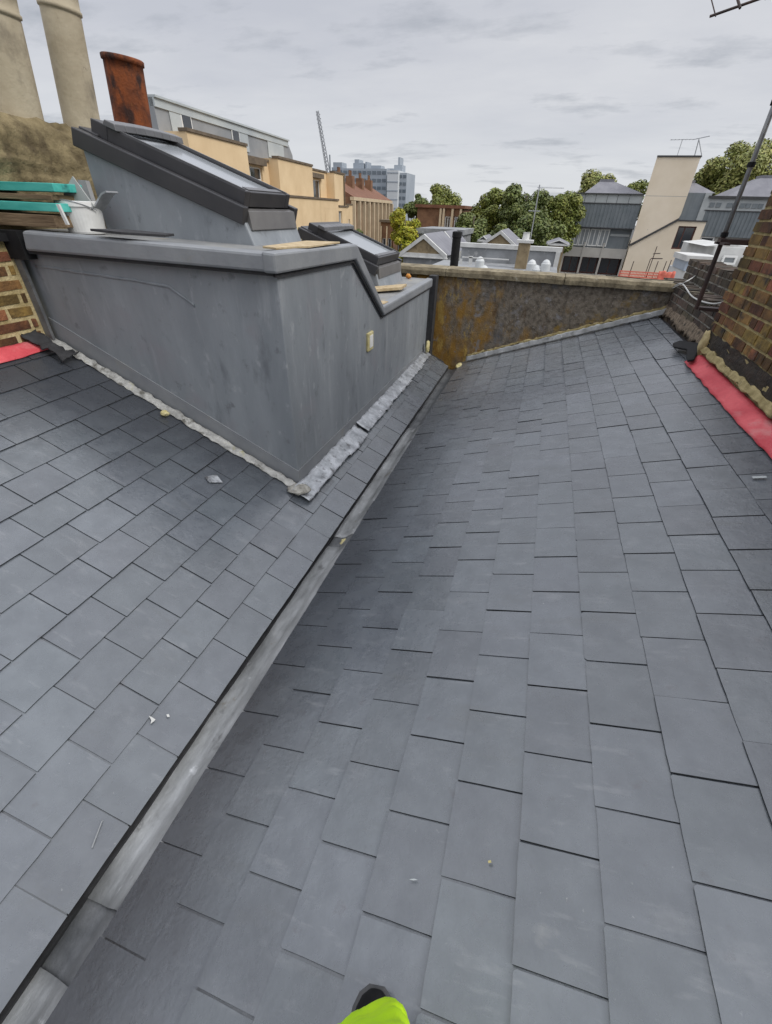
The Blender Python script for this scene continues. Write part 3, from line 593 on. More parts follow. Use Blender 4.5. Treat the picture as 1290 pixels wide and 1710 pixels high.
# cables on the low wall
def cable(pts, r, label, m='cable'):
    P = [Vector(p) for p in pts]; path = []
    for i in range(len(P)-1):
        p0, p1, p2, p3 = P[max(i-1, 0)], P[i], P[i+1], P[min(i+2, len(P)-1)]
        for k in range(8):
            t = k/8; path.append(.5*((2*p1)+(-p0+p2)*t+(2*p0-5*p1+4*p2-p3)*t*t+(-p0+3*p1-3*p2+p3)*t**3))
    path.append(P[-1]); b = MB(); b.tube(path, r, 7); o = b.build('cable', M[m], smooth=True); tag(o, label, 'cable'); return o
cable([hx(1105, 484, 1.85), hx(1125, 478, 1.86), hx(1140, 474, 1.855), hx(1158, 496, 1.853), hx(1190, 507, 1.85), hx(1222, 500, 1.84)], .007, 'thick pale cable sagging along the face of the low sooty brick wall')
cable([hx(1118, 484, 1.86), hx(1150, 468, 1.87), hzp(1172, 454, 1.03), hzp(1196, 446, 1.21)], .005, 'thin pale cable running up over the low sooty brick wall')
cable([(1.85, 6.50, 1.03), (1.55, 6.52, 1.025), (1.3, 6.56, 1.03), (1.1, 6.6, 1.03)], .004, 'thin dark cable lying on the right end of the concrete coping', 'black')

# ------------------------------------------------------------------ loose things on the stair box and walls
bk = thing('bucket', 'white plastic bucket standing on the grey stair box edge', 'bucket', (-2.535, 2.53, 1.445))
b = MB(); b.lathe((-2.535, 2.53, 1.445), [(.0, 0), (.100, 0), (.105, .01), (.118, .14), (.126, .142), (.127, .168), (.120, .17), (.114, .16), (.102, .02), (0, .02)], 36); b.build('tub', M['white'], bk, smooth=False)
b = MB(); b.tube([Vector((-2.535, 2.53, 1.59))+Vector((.128*math.cos(a), .128*math.sin(a)-.0, -.05*math.sin(a*1.0)-.02)) for a in [math.pi*(1+k/12) for k in range(13)]], .003, 6); b.build('handle', M['zinc'], bk)
b = MB(); o = Vector((-2.47, 2.50, 1.50)); b.obox(o, Vector((.62, .1, .55)).normalized(), Vector((-.5, .05, .66)).normalized(), Vector((.05, -1, .1)).normalized(), (-.02, .02, 0), (.115, .20, .008))
tag(b.build('plaster_offcut', mat('grey_board', (.30, .31, .30), (.36, .37, .36), scale=6, rough=.8)), 'square grey board offcut sticking up out of the white bucket', 'board')
b = MB(); pth = [Vector((-2.455, 2.56, 1.55)), Vector((-2.405, 2.57, 1.59)), Vector((-2.370, 2.58, 1.625)), Vector((-2.335, 2.58, 1.65)), Vector((-2.295, 2.58, 1.662))]
for k in range(4):
    a_, c_ = pth[k], pth[k+1]; w = Vector((0, .045, 0)); t = Vector((-.006, 0, .008)); b.hexa([a_-w, a_+w, c_+w, c_-w, a_-w+t, a_+w+t, c_+w+t, c_-w+t])
tag(b.build('float_trowel', M['zinc']), 'curved grey metal strip leaning out of the white bucket', 'trowel')
# planks
def plank(name, x0, x1, y0, y1, z0, z1, m, label, cat, skew=0, group=None):
    b = MB(); b.hexa([(x0, y0+skew, z0), (x1, y0, z0), (x1, y1, z0), (x0, y1+skew, z0), (x0, y0+skew, z1), (x1, y0, z1-.012), (x1, y1, z1-.012), (x0, y1+skew, z1)])
    o = b.build(name, M[m], bevel=.003); tag(o, label, cat, group); return o
plank('plank', -4.3, -2.50, 2.36, 2.56, 1.655, 1.708, 'teal', 'teal painted plank on top of the pile at the left edge', 'plank', .02)
plank('plank', -4.3, -2.49, 2.33, 2.55, 1.558, 1.612, 'teal', 'teal painted plank lying just above the bare brown timber', 'plank', -.01)
plank('plank', -4.3, -2.53, 2.35, 2.54, 1.614, 1.652, 'wood', 'dark bare plank squeezed between the two teal planks', 'plank', .01)
plank('timber', -4.3, -2.52, 2.31, 2.53, 1.478, 1.552, 'wood', 'bare brown timber at the bottom of the plank pile', 'timber', .0)
b = MB(); b.obox((-2.585, 2.68, 1.46), Vector((1, 0, -.05)).normalized(), Vector((-.08, .05, 1)).normalized(), (0, -1, 0), (-.03, 0, 0), (.035, .265, .03)); tag(b.build('batten', mat('grey_batten', (.24, .24, .24), (.33, .33, .33), scale=8, rough=.7)), 'grey upright batten leaning against the plank ends', 'batten')
b = MB(); b.obox((-2.40, 2.30, 1.47), Vector((1, 0, 0)), Vector((-.22, 0, 1)).normalized(), (0, -1, 0), (-.010, .03, 0), (.010, .13, .012)); tag(b.build('angle_bead', M['wtrim']), 'thin white bead propped across the plank ends', 'bead')
b = MB(); pts = [hzp(150, 381, 1.478), hzp(195, 379, 1.47), hzp(280, 394, 1.462), hzp(263, 397, 1.46), hzp(215, 391, 1.465)]
p0 = [Vector((-2.22, 2.27, 1.475)), Vector((-2.12, 2.44, 1.472)), Vector((-1.80, 2.46, 1.462)), Vector((-1.78, 2.36, 1.460)), Vector((-1.98, 2.25, 1.468))]
b.prism(p0, (0, 0, .012)); tag(b.build('slate_offcut', M['felt']), 'flat black slate offcut lying on the front edge of the stair box', 'slate')
def slab(name, pts, t, m, label, cat):
    b = MB(); b.prism(pts, (0, 0, t)); o = b.build(name, M[m], bevel=.0015); tag(o, label, cat); return o
slab('plywood_scrap', [(-1.21, 2.46, 1.428), (-1.10, 2.42, 1.427), (-1.09, 2.62, 1.424), (-1.04, 2.70, 1.424), (-1.06, 3.22, 1.424), (-1.27, 3.12, 1.426)], .010, 'ply', 'thin tan plywood scrap on the upper ledge of the stair box', 'plywood')
slab('plywood_scrap', [(-1.36, 4.78, .90), (-1.12, 5.05, .905), (-1.13, 5.30, .91), (-1.42, 4.98, .90)], .028, 'ply', 'tan plywood strip on the lower ledge by the far rooflight', 'plywood')
slab('board_chip', [(-1.16, 4.20, .888), (-1.05, 4.22, .888), (-1.05, 4.36, .888), (-1.14, 4.38, .888)], .006, 'ply', 'small tan chip of board in the corner of the stepped drip edge', 'board chip')
o = lump((-1.33, 6.1, .925), .034, 3.3, mat('orange_rag', (.55, .13, .02), (.62, .3, .06), scale=20, rough=.7), 'scrap', None, (1, .8, .8)); tag(o, 'small orange and yellow scrap on the lower ledge near the parapet', 'scrap')
# black scrap at the foot of the right chimney
b = MB(); q = [hit(1124, 576, (0, 0, .05), (-sR_, 0, cR)), hit(1136, 571, (0, 0, .05), (-sR_, 0, cR)), hit(1172, 576, (0, 0, .05), (-sR_, 0, cR)), hit(1160, 603, (0, 0, .05), (-sR_, 0, cR)), hit(1148, 605, (0, 0, .05), (-sR_, 0, cR)), hit(1147, 586, (0, 0, .05), (-sR_, 0, cR)), hit(1126, 582, (0, 0, .05), (-sR_, 0, cR))]
b.prism(q, (-.006, 0, .018)); tag(b.build('felt_scrap', M['black'], bevel=.008), 'ragged black felt scrap where the red underlay stops', 'felt scrap')
# crumbs on the slates
def onL(u, v, h=.012): return hit(u, v, (XL, 0, ZL+h), (sL_, 0, cL))
def onR(u, v, h=.012): return hit(u, v, (0, 0, h), (-sR_, 0, cR))
def flake(pts, m, label, cat, name='flake', t=.004, L_=True):
    f = onL if L_ else onR; b = MB(); b.prism([f(*p) for p in pts], (0, 0, t)); tag(b.build(name, M[m]), label, cat)
flake([(342, 797), (362, 793), (372, 806), (350, 806)], 'lead_bright', 'bright folded lead offcut on the slates below the grey box', 'lead offcut', 'lead_offcut')
flake([(249, 1196), (254, 1198), (260, 1202), (257, 1205), (252, 1209), (253, 1203)], 'wtrim', 'white splash on the left slates, larger of two', 'splash', 'splash', .002)
flake([(278, 1194), (282, 1193), (284, 1197), (280, 1198)], 'wtrim', 'white splash on the left slates, smaller of two', 'splash', 'splash', .002)
flake([(153, 1416), (155, 1417), (171, 1374), (173, 1370), (170, 1372)], 'mansard', 'thin pale sliver on the lower left slates', 'sliver', 'sliver', .003)
flake([(683, 1469), (692, 1468), (698, 1470), (690, 1471)], 'mansard_l', 'small white chip on the right slates near the boot', 'chip', 'chip', .002, False)
flake([(1256, 796), (1280, 795), (1281, 798), (1258, 799)], 'mansard_l', 'white streak on a slate below the red underlay', 'streak', 'streak', .002, False)
flake([(815, 1438), (820, 1437), (821, 1441), (816, 1442)], 'mastic', 'tiny yellow leaf on the right slates', 'leaf', 'leaf', .002, False)
o = lump(onL(275, 690, .03), .028, 8.1, M['mastic'], 'mortar_dropping', None, (1.1, .8, .7)); tag(o, 'pale green mortar blob at the foot of the grey box', 'mortar')

# ------------------------------------------------------------------ black vent pipe beyond the parapet
b = MB(); b.lathe((-1.23, 8.9, .2), [(.075, 0), (.075, 1.05), (.085, 1.06), (.085, 1.14), (.06, 1.15), (.055, .9)], 20)
tag(b.build('vent_pipe', M['black'], smooth=False), 'black vent pipe standing just behind the parapet', 'pipe')

# ------------------------------------------------------------------ background buildings
def win(parent, o, u, v, n, r, dep, fm='uframe', pm='pane', fw_=.06, mull=(), trans=()):
    """window in a recess: r=(u0,v0,u1,v1); frame is the part, pane its sub-part"""
    a, b_, c, d = r; f = MB(); z0, z1 = -dep+.01, -dep+.08
    f.obox(o, u, v, n, (a, b_, z0), (a+fw_, d, z1)); f.obox(o, u, v, n, (c-fw_, b_, z0), (c, d, z1))
    f.obox(o, u, v, n, (a+fw_, b_, z0), (c-fw_, b_+fw_, z1)); f.obox(o, u, v, n, (a+fw_, d-fw_, z0), (c-fw_, d, z1))
    for m_ in mull: x = a+(c-a)*m_; f.obox(o, u, v, n, (x-fw_*.4, b_+fw_, z0), (x+fw_*.4, d-fw_, z1-.01))
    for m_ in trans: y = b_+(d-b_)*m_; f.obox(o, u, v, n, (a+fw_, y-fw_*.4, z0+.01), (c-fw_, y+fw_*.4, z1-.02))
    fo = f.build('window', M[fm], parent)
    p = MB(); p.obox(o, u, v, n, (a+fw_*.5, b_+fw_*.5, -dep-.02), (c-fw_*.5, d-fw_*.5, -dep+.03)); p.build('pane', M[pm], fo)
    return fo
Z = Vector((0, 0, 1))
# --- cream apartment building with grey mansard storey (left)
dv = ray(850, 354); D = Vector((dv.x, dv.y, 0)).normalized(); Nf = Vector((D.y, -D.x, 0))      # facade runs along D, faces Nf
PF = Vector((-22, 28.3, 0))
def cf(u, v, off=0):
    p = hit(u, v, PF+Nf*off, Nf); return (p-PF).dot(D), p.z
cb = thing('apartment_building', 'cream rendered apartment building with a grey mansard top storey and dark windows', 'building', (PF.x, PF.y, -10))
def cfb(u, v, off=0): return cf(u, v, off)
t_end, _ = cf(576, 300, .9); tw0 = cf(395, 260)[0]; tw1 = cf(447, 265)[0]; tw2 = cf(507, 280)[0]; tw3 = cf(545, 290)[0]
t_st = cf(262, 200, -.9)[0]; ztop = cf(447, 260, .9)[1]; ztop2 = cf(545, 285, .9)[1]; zt1 = cf(395, 255)[1]
w = MB()
def wallseg(t0, t1, z1, off, holes=()):
    o = PF+D*t0+Nf*off+Z*(-10); w.panel(o, D, Z, Nf, t1-t0, z1+10, [(h[0]-t0, h[1]+10, h[2]-t0, h[3]+10) for h in holes], .28)
    for t in (t0, t1): q = PF+D*t; w.add([q+Nf*(off)+Z*-10, q-Nf*6+Z*-10, q-Nf*6+Z*z1, q+Nf*off+Z*z1], [(0, 1, 2, 3)])
    w.add([PF+D*t0+Nf*off+Z*z1, PF+D*t1+Nf*off+Z*z1, PF+D*t1-Nf*6+Z*z1, PF+D*t0-Nf*6+Z*z1], [(0, 1, 2, 3)])
wa = (cf(401, 275)[0], cf(440, 302)[1], cf(438, 285)[0], cf(420, 277)[1]); wb_ = (cf(512, 295)[0], cf(520, 330)[1], cf(535, 300)[0], cf(520, 298)[1])
wc = (cf(537, 350, .9)[0], cf(545, 368, .9)[1], cf(556, 355, .9)[0], cf(545, 348, .9)[1]); wd_ = (cf(559, 350, .9)[0], cf(562, 372, .9)[1], cf(566, 355, .9)[0], cf(562, 352, .9)[1])
lz = cf(520, 332, .9)[1]
wallseg(t_st, tw0, zt1+.35, .9); wallseg(tw0+.01, tw1, ztop-.25, 0, [wa]); wallseg(tw1+.01, tw2, ztop, .9); wallseg(tw2+.01, tw3, ztop2-.05, 0, [wb_])
wallseg(tw3+.01, t_end, ztop2, .9, [])
w.build('wall', M['cream'], cb)
tz0 = cf(540, 350, 1.0)[0]
w = MB(); wallseg(tw1+.02, tw3-.02, lz, 1.3, []); wallseg(tw3, t_end-.1, cf(560, 345, 1.3)[1], 1.31, [wc, wd_]); w.build('lower_wall', M['cream'], cb)
tr = MB()
for t0, t1, z, off in ((t_st, tw0, zt1+.35, .9), (tw0, tw1, ztop-.25, 0), (tw1, tw2, ztop, .9), (tw2, tw3, ztop2-.05, 0), (tw3, t_end, ztop2, .9), (tw1, tw3, lz, 1.3), (tw3, t_end-.1, cf(560, 345, 1.3)[1], 1.31)):
    tr.obox(PF+D*t0+Nf*off+Z*z, D, Z, Nf, (-.05, .01, -.5), (t1-t0+.02, .16, .10))
tr.build('coping', M['brown_trim'], cb)
for r in (wa, wb_):
    win(cb, PF, D, Z, Nf, r, .24, 'uframe', 'pane', .09, (.5,))
    s = MB(); s.obox(PF, D, Z, Nf, (r[0]-.3, r[3]+.12, .01), (r[2]+.3, r[3]+.50, .35)); s.build('shutter_box', M['brown_trim'], cb)
win(cb, PF+Nf*1.31, D, Z, Nf, wc, .24, 'uframe', 'pane_blue', .09, (.6,)); win(cb, PF+Nf*1.31, D, Z, Nf, wd_, .24, 'uframe', 'pane_pale', .07)
dp = MB(); dp.tube([PF+D*(t_end-.5)+Nf*1.0+Z*-9, PF+D*(t_end-.5)+Nf*1.0+Z*(ztop2-.1)], .09, 8); dp.build('drainpipe', M['brown_trim'], cb)
# mansard storey set a little back
mt0, mt1 = t_st, cf(489, 262, -.9)[0]; mzb = zt1-.2; mzt = cf(478, 237, -1.4)[1]
m_ = MB(); o = PF-Nf*.9
m_.prism([o+D*mt0+Z*mzb, o+D*mt1+Z*mzb, o+D*mt1+Z*(mzt-.95), o+D*(mt1-1.0)+Z*(mzt-.02), o+D*mt0+Z*(mzt-.02)], -Nf*.7); m_.build('mansard', M['mansard'], cb)
m2 = MB(); m2.obox(o+D*mt0+Z*mzt, D, Z, Nf, (0, -.42, -.3), (mt1-mt0-1.0, -.03, .10)); m2.obox(o+D*mt0+Z*mzt, D, Z, Nf, (0, -.025, -.75), (mt1-mt0-.95, .08, .22)); m2.build('eaves', M['mansard_l'], cb)
for u_, pm, kind in ((316, 'pane', 0), (394, 'pane', 0), (303, None, 1), (406, None, 1), (453, None, 1), (466, None, 1)):
    tt = cf(u_, 220, -.8)[0]; hw = .55 if kind == 0 else .8; vz = mzb+.65
    oo = o+D*tt+Nf*.02
    if kind == 0:
        f = MB(); f.obox(oo, D, Z, Nf, (-hw, vz, 0), (hw, vz+1.15, .05)); fo = f.build('window', M['uframe'], cb); p = MB(); p.obox(oo, D, Z, Nf, (-hw+.1, vz+.1, .03), (hw-.1, vz+1.05, .07)); p.build('pane', M['pane'], fo)
    else:
        f = MB(); f.obox(oo, D, Z, Nf, (-hw, vz-.1, 0), (hw, vz+1.25, .04)); f.build('shutter', M['mansard_l'], cb)
# small annexe at the far end of it
an = thing('annexe', 'small cream annexe with one narrow window at the end of the cream apartment building', 'building', (-22, 57, -10))
PA = PF+Nf*1.0
def ca(u, v): p = hit(u, v, PA, Nf); return (p-PF).dot(D), p.z
a0, a1 = t_end+.1, ca(589, 350)[0]; az = ca(582, 342)[1]; wr = (ca(578, 370)[0], ca(580, 392)[1], ca(585, 370)[0], ca(580, 366)[1])
w = MB(); w.panel(PA+D*a0+Z*-10, D, Z, Nf, a1-a0, az+10, [(wr[0]-a0, wr[1]+10, wr[2]-a0, wr[3]+10)], .25)
for t in (a0, a1): w.add([PA+D*t+Z*-10, PA+D*t-Nf*5+Z*-10, PA+D*t-Nf*5+Z*az, PA+D*t+Z*az], [(0, 1, 2, 3)])
w.add([PA+D*a0+Z*az, PA+D*a1+Z*az, PA+D*a1-Nf*5+Z*az, PA+D*a0-Nf*5+Z*az], [(0, 1, 2, 3)]); w.build('wall', M['cream'], an)
win(an, PA, D, Z, Nf, wr, .2, 'uframe', 'pane_pale', .1)
b = MB(); b.obox(PA+D*a0+Z*az, D, Z, Nf, (0, .01, -5), (a1-a0, .12, .08)); b.build('coping', M['brown_trim'], an)

# --- long brown terrace going away (pilasters and bays)
PT = PF+Nf*.2; PT = Vector((-24.6, 60, 0))
def ct(u, v): p = hit(u, v, PT, Nf); return (p-PT).dot(D), p.z
tr0, tr1 = ct(588, 350)[0], ct(652, 350)[0]; tz = ct(620, 332)[1]; 
terr = thing('brick_terrace', 'brown brick terrace with pale upright window bays below the grey tower block', 'building', (PT.x, PT.y, -10))
n_h = 9; step = (tr1-tr0)/n_h; w = MB()
holes = []
for k in range(n_h):
    for zz in (tz-2.9, tz-6.2): holes.append((k*step+step*.22, zz+10, k*step+step*.78, zz+2.3+10))
w.panel(PT+D*tr0+Z*-10, D, Z, Nf, tr1-tr0, tz+10, holes, .3)
w.add([PT+D*tr1+Z*-10, PT+D*tr1-Nf*8+Z*-10, PT+D*tr1-Nf*8+Z*tz, PT+D*tr1+Z*tz], [(0, 1, 2, 3)]); w.add([PT+D*tr0+Z*-10, PT+D*tr0-Nf*8+Z*-10, PT+D*tr0-Nf*8+Z*tz, PT+D*tr0+Z*tz], [(0, 1, 2, 3)]); w.build('wall', M['tbrick'], terr)
rf = MB(); rf.prism([PT+D*tr0+Z*tz+Nf*.3, PT+D*tr0+Z*(tz+1.9)-Nf*3.6, PT+D*tr0+Z*tz-Nf*8], D*(tr1-tr0)); rfo = rf.build('roof', M['rooftile'], terr)
pil = MB()
for k in range(n_h+1): pil.obox(PT+D*(tr0+k*step), D, Z, Nf, (-.22, -10, 0), (.22, tz-.4, .5))
pil.build('pilasters', M['tan'], terr)
for k in range(1, n_h, 2):
    ch = MB(); q = PT+D*(tr0+k*step)-Nf*2.5; ch.obox(q, D, Z, Nf, (-.55, tz, -.5), (.55, tz+2.5, .5))
    for j in (-.3, .1, .4): ch.lathe(q+D*j+Z*(tz+2.5), [(.12, 0), (.10, .6), (.13, .62), (.06, .63)], 8)
    ch.build('chimney', M['tbrick'], rfo)
for r in holes: win(terr, PT+D*tr0+Z*-10, D, Z, Nf, r, .25, 'uframe', 'pane', .12, (.5,), (.5,))
cr = MB(); cr.obox(PT+D*tr0+Z*tz, D, Z, Nf, (-.1, -.35, -.2), (tr1-tr0+.1, .02, .35)); cr.build('cornice', M['tan'], terr)
# nearer end house with tall dark windows
PE = Vector((-12.2, 46, 0)); b0 = hy(636, 385, 46); b1 = hy(656, 385, 46); zt = hy(650, 371, 46).z
eh = thing('brick_house', 'dark brown brick house end with two pale drainpipes beside the yellow green tree', 'house', (b0.x, 46, -10))
w = MB(); X = Vector((1, 0, 0)); Yn = Vector((0, -1, 0)); wdt = b1.x-b0.x; hl = [(.2, 8.0, .55, 9.4), (.75, 8.0, 1.1, 9.4)]
w.panel((b0.x, 46, -10), X, Z, Yn, wdt, zt+10, hl, .2); w.box((b0.x, 46.3, -10), (b0.x+wdt, 48, zt)); w.build('wall', M['tbrick'], eh)
for r in hl: win(eh, Vector((b0.x, 46, -10)), X, Z, Yn, r, .15, 'uframe', 'pane', .06)
b = MB(); b.box((b0.x-.1, 45.8, zt), (b0.x+wdt+.1, 48.1, zt+.2)); b.build('parapet', M['brown_trim'], eh)
b = MB()
for xx in (.08, .65): b.tube([(b0.x+xx, 45.9, -10), (b0.x+xx, 45.9, zt-.3)], .06, 8)
b.build('drainpipe', M['tan'], eh)

# --- grey tower block far off
DT = 190.0
def cy(u, v, d): p = hy(u, v, d); return p.x, p.z
def block(thing_o, name, u0, u1, v_top, v_bot_z, d, depth, m, bands=None, bm_=None, nv=0, mull=None):
    x0, x1 = cy(u0, 330, d)[0], cy(u1, 330, d)[0]; zt_ = cy((u0+u1)/2, v_top, d)[1]
    b = MB(); b.box((x0, d, v_bot_z), (x1, d+depth, zt_)); b.build(name, M[m], thing_o)
    if bands:
        h = (zt_+2)/bands
        for k in range(bands):
            zz = zt_-h*(k+.72); w = MB(); n = nv
            for j in range(n):
                a = x0+(x1-x0)*(j+.12)/n; c = x0+(x1-x0)*(j+.88)/n
                w.box((a, d-.12, zz), (c, d+.1, zz+h*.42))
            w.build('window_band', M[bm_], thing_o)
    return x0, x1, zt_
tb = thing('tower_block', 'grey concrete tower block with roof plant and a pale stair shaft on the skyline', 'tower block', (-68, DT, -10))
x0, x1, zt_ = block(tb, 'wall', 574, 645, 281, -10, DT, 14, 'tb', 7, 'tb_w', 9)
block(tb, 'side_wing', 556, 573.5, 279, -10, DT+3, 12, 'tb', 6, 'tb_w', 3)
block(tb, 'stair_shaft', 646, 664, 284, -10, DT-3, 9, 'tb_l')
block(tb, 'end_wing', 664.3, 678, 288, -10, DT-1, 12, 'tb', 7, 'tb_w', 2)
for kq, (u0, u1, v) in enumerate(((560, 574, 271), (592, 609, 272), (594, 601, 266), (611, 614, 270), (620, 636, 276), (646, 668, 281), (657, 670, 275), (663, 666, 262))):
    xa, xb_ = cy(u0, 330, DT+4)[0], cy(u1, 330, DT+4)[0]; zz = cy((u0+u1)/2, v, DT+4)[1]; b = MB(); b.box((xa, DT+3.2+kq*.13, zt_-4+kq*.05), (xb_, DT+8+kq*.1, zz)); b.build('roof_plant', M['tb'], tb)
for k in range(7):
    b = MB(); zz = zt_-1.5-k*2.6; xa, xb_ = cy(646, 330, DT-3)[0], cy(664, 330, DT-3)[0]; b.box((xa-.05, DT-3.08, zz), (xb_+.05, DT-2.9, zz+.35)); b.build('shaft_joint', M['tb'], tb)
# --- crane
cr = thing('crane', 'thin grey luffing crane jib leaning above the cream building', 'crane', (-110, 240, -10))
b = MB(); j0, j1 = hy(549, 292, 240), hy(530, 185, 240)
def lattice(b, p, q, wdt, nseg, r):
    d = (q-p).normalized(); a = Vector((1, 0, 0)); a = (a-d*a.dot(d)).normalized(); c = d.cross(a); L_ = (q-p).length
    cs_ = [a*wdt, -a*wdt*.5+c*wdt*.8, -a*wdt*.5-c*wdt*.8]
    for k in cs_: b.tube([p+k, q+k*.5], r, 5)
    for i in range(nseg):
        for j in range(3):
            b.tube([p+d*L_*i/nseg+cs_[j], p+d*L_*(i+1)/nseg+cs_[(j+1) % 3]*(1-.5*(i+1)/nseg)], r*.7, 4)
lattice(b, j0, j1, 1.1, 16, .22); b.build('jib', M['zinc'], cr)
b = MB(); lattice(b, Vector((j0.x, 240, -10)), j0, 1.1, 10, .2); b.build('mast', M['zinc'], cr)
b = MB(); f0, f1 = hy(552, 290, 240), hy(551, 258, 240); b.tube([f0, f1], .3, 5); b.build('counter_frame', M['tb_w'], cr)

# --- brick villa behind the yellow tree
vh = thing('brick_villa', 'square brown brick villa with pale columns and roof edge in front of round trees', 'house', (-14, 70, -10))
DV = 70.0; va, vb = cy(697, 360, DV)[0], cy(772, 360, DV)[0]; vt = cy(735, 347, DV)[1]
w = MB(); hl = [((vb-va)*.63, vt+10-2.9, (vb-va)*.76, vt+10-.9), ((vb-va)*.84, vt+10-2.9, (vb-va)*.95, vt+10-.9)]
w.panel((va, DV, -10), X, Z, Yn, vb-va, vt+10, hl, .25); w.box((va, DV+.4, -10), (vb, DV+9, vt)); w.build('wall', M['tbrick'], vh)
for r in hl: win(vh, Vector((va, DV, -10)), X, Z, Yn, r, .2, 'uframe', 'pane', .12, (.5,))
b = MB(); b.box((va-.3, DV-.3, vt), (vb+.3, DV+9.2, vt+.35)); b.build('roof_edge', M['rooftile'], vh)
b = MB()
for q in (.53, .60, .79, .97): b.box((va+(vb-va)*q-.14, DV-.25, -6), (va+(vb-va)*q+.14, DV-.02, vt-.02))
b.build('column', M['tan'], vh)

# --- white gabled roofs in the middle distance
def gable_house(name, label, d, ua, ub, vbase, vapex, uap, back, wallm, tymp, side=True, zlow=-10):
    xa, za_ = cy(ua, vbase, d); xb_, zb_ = cy(ub, vbase, d); za_ = (za_+zb_)/2; zap = cy(uap, vapex, d)[1]; xm = (xa+xb_)/2
    t = thing(name, label, 'house', (xm, d, zlow)); h = zap-za_; wd2 = (xb_-xa)/2; tk = .19*h
    b = MB(); b.box((xa+.25, d+.15, zlow), (xb_-.25, d+back, za_-.02)); b.build('wall', M[wallm], t)
    b = MB(); b.prism([(xa+.3, d+.12, za_), (xb_-.3, d+.12, za_), (xm, d+.12, zap-.12)], (0, .2, 0)); b.build('gable_panel', M[tymp], t)
    b = MB()
    sl = h/wd2; q = tk*math.sqrt(1+sl*sl)
    for s in (-1, 1):
        b.prism([(xm, d, zap+.05), (xm+s*wd2, d, za_+.05), (xm+s*wd2, d, za_-q+.05), (xm, d, zap-q+.05)][::s], (0, .3, 0))
    b.box((xa+.02, d+.03, za_-q*.55), (xb_-.02, d+.26, za_+.08)); b.box((xa-.05, d-.02, za_-q*.75), (xb_+.05, d+.30, za_-q*.551)); b.build('bargeboard', M['wtrim'], t)
    b = MB(); b.prism([(xa-.1, d+.3, za_+.02), (xm, d+.3, zap+.06), (xb_+.1, d+.3, za_+.02)], (0, back-.2, 0)); b.build('roof', M['slate_far'], t)
    return t
gable_house('gabled_house', 'nearer white trimmed gable left of the black vent pipe', 32, 667, 746, 425, 392, 709, 6, 'wroof', 'tbrick_y')
gable_house('gabled_house', 'all white gable behind the nearer one left of the black vent pipe', 38, 718, 763, 411, 387, 738, 5, 'wtrim', 'wtrim')
gable_house('gabled_house', 'white trimmed gable with tan panel right of the black vent pipe', 34, 800, 866, 412, 386, 836, 6, 'wroof', 'tbrick_y')
gable_house('gabled_house', 'small white capped gable just left of the grey estate block', 34, 915, 951, 409, 402, 932, 4, 'tbrick_y', 'wtrim')
gable_house('gabled_house', 'tiny white gable top peeping out behind the tan panelled gable', 40, 798, 815, 402, 395, 807, 4, 'wtrim', 'wtrim')
# --- long brown wall roof behind gables
b = MB(); xa, za_ = cy(700, 378, 44); xb_, zb_ = cy(772, 380, 44); b.box((xa, 44, -10), (xb_, 50, za_-.5)); b.box((xa-.2, 43.8, za_-.5), (xb_+.2, 50.2, za_-.1))
tag(b.build('flat_roofed_house', M['wroof']), 'flat roofed grey house between the white gables and the brick villa', 'house')
# --- white parapet roofs in front (pale flat roofs just beyond the parapet)
fr = thing('flat_roof_extension', 'pale grey flat roof with white edge and domes right of the black pipe', 'extension', (0, 20, -10))
xa, za_ = cy(690, 440, 18); xb_, _ = cy(940, 440, 18); z1 = za_+.05
b = MB(); b.box((xa, 12, -10), (xb_, 24, z1-.35)); b.build('roof', M['wroof'], fr)
xq, zq = cy(772, 411, 24); xr, zr = cy(935, 421, 24)
b = MB(); b.box((xq, 24, -10), (xr, 24.35, zq-.02)); b.build('parapet', M['wroof'], fr)
b = MB(); b.box((xq-.1, 23.93, zq-.02), (xr+.1, 24.4, zq+.15)); b.box((xr-.15, 23.9, zq-1.2), (xr+.05, 24, zq-.02)); b.build('parapet_cap', M['wtrim'], fr)
b = MB()
for u0, v0, u1, v1 in ((768, 432, 771, 441), (784, 428, 788, 442), (772, 430, 850, 433)):
    a_ = cy(u0, v0, 15); c_ = cy(u1, v1, 15); b.box((a_[0], 15, a_[1]), (max(c_[0], a_[0]+.08), 15.08, c_[1]))
b.build('rail', M['wtrim'], fr)
for u_, v_, r in ((803, 429, .15), (890, 434, .15), (897, 443, .18), (808, 443, .20), (914, 434, .15)):
    p = hy(u_, v_, 19); b = MB(); b.lathe((p.x, p.y, p.z-.12), [(r*1.15, -.22), (r*1.15, 0), (r, .02), (r*.85, .07), (r*.5, .12), (0.001, .14)], 20); b.build('roof_dome', M['dome'], fr, smooth=False)
cp = thing('chimney_stack', 'short yellow brick chimney with white cap in front of the dark trees', 'chimney', (0, 22, -2))
a_ = cy(867, 405, 22); c_ = cy(880, 440, 22)
b = MB(); b.box((a_[0], 22, -3), (c_[0], 22.6, a_[1])); b.build('shaft', M['tbrick_y'], cp)
b = MB(); b.box((a_[0]-.1, 21.9, a_[1]), (c_[0]+.1, 22.7, a_[1]+.1)); b.lathe(((a_[0]+c_[0])/2, 22.3, a_[1]+.1), [(.16, 0), (.13, .25), (.16, .27), (.08, .27)], 12); b.build('cap', M['wtrim'], cp)
ms = thing('aerial_mast', 'slim pale aerial mast rising in front of the dark trees', 'aerial', hy(884, 405, 24))
b = MB(); p0, p1 = hy(884, 412, 24), hy(902, 308, 24); b.tube([p0, p1], .025, 6); b.build('pole', M['zinc'], ms)
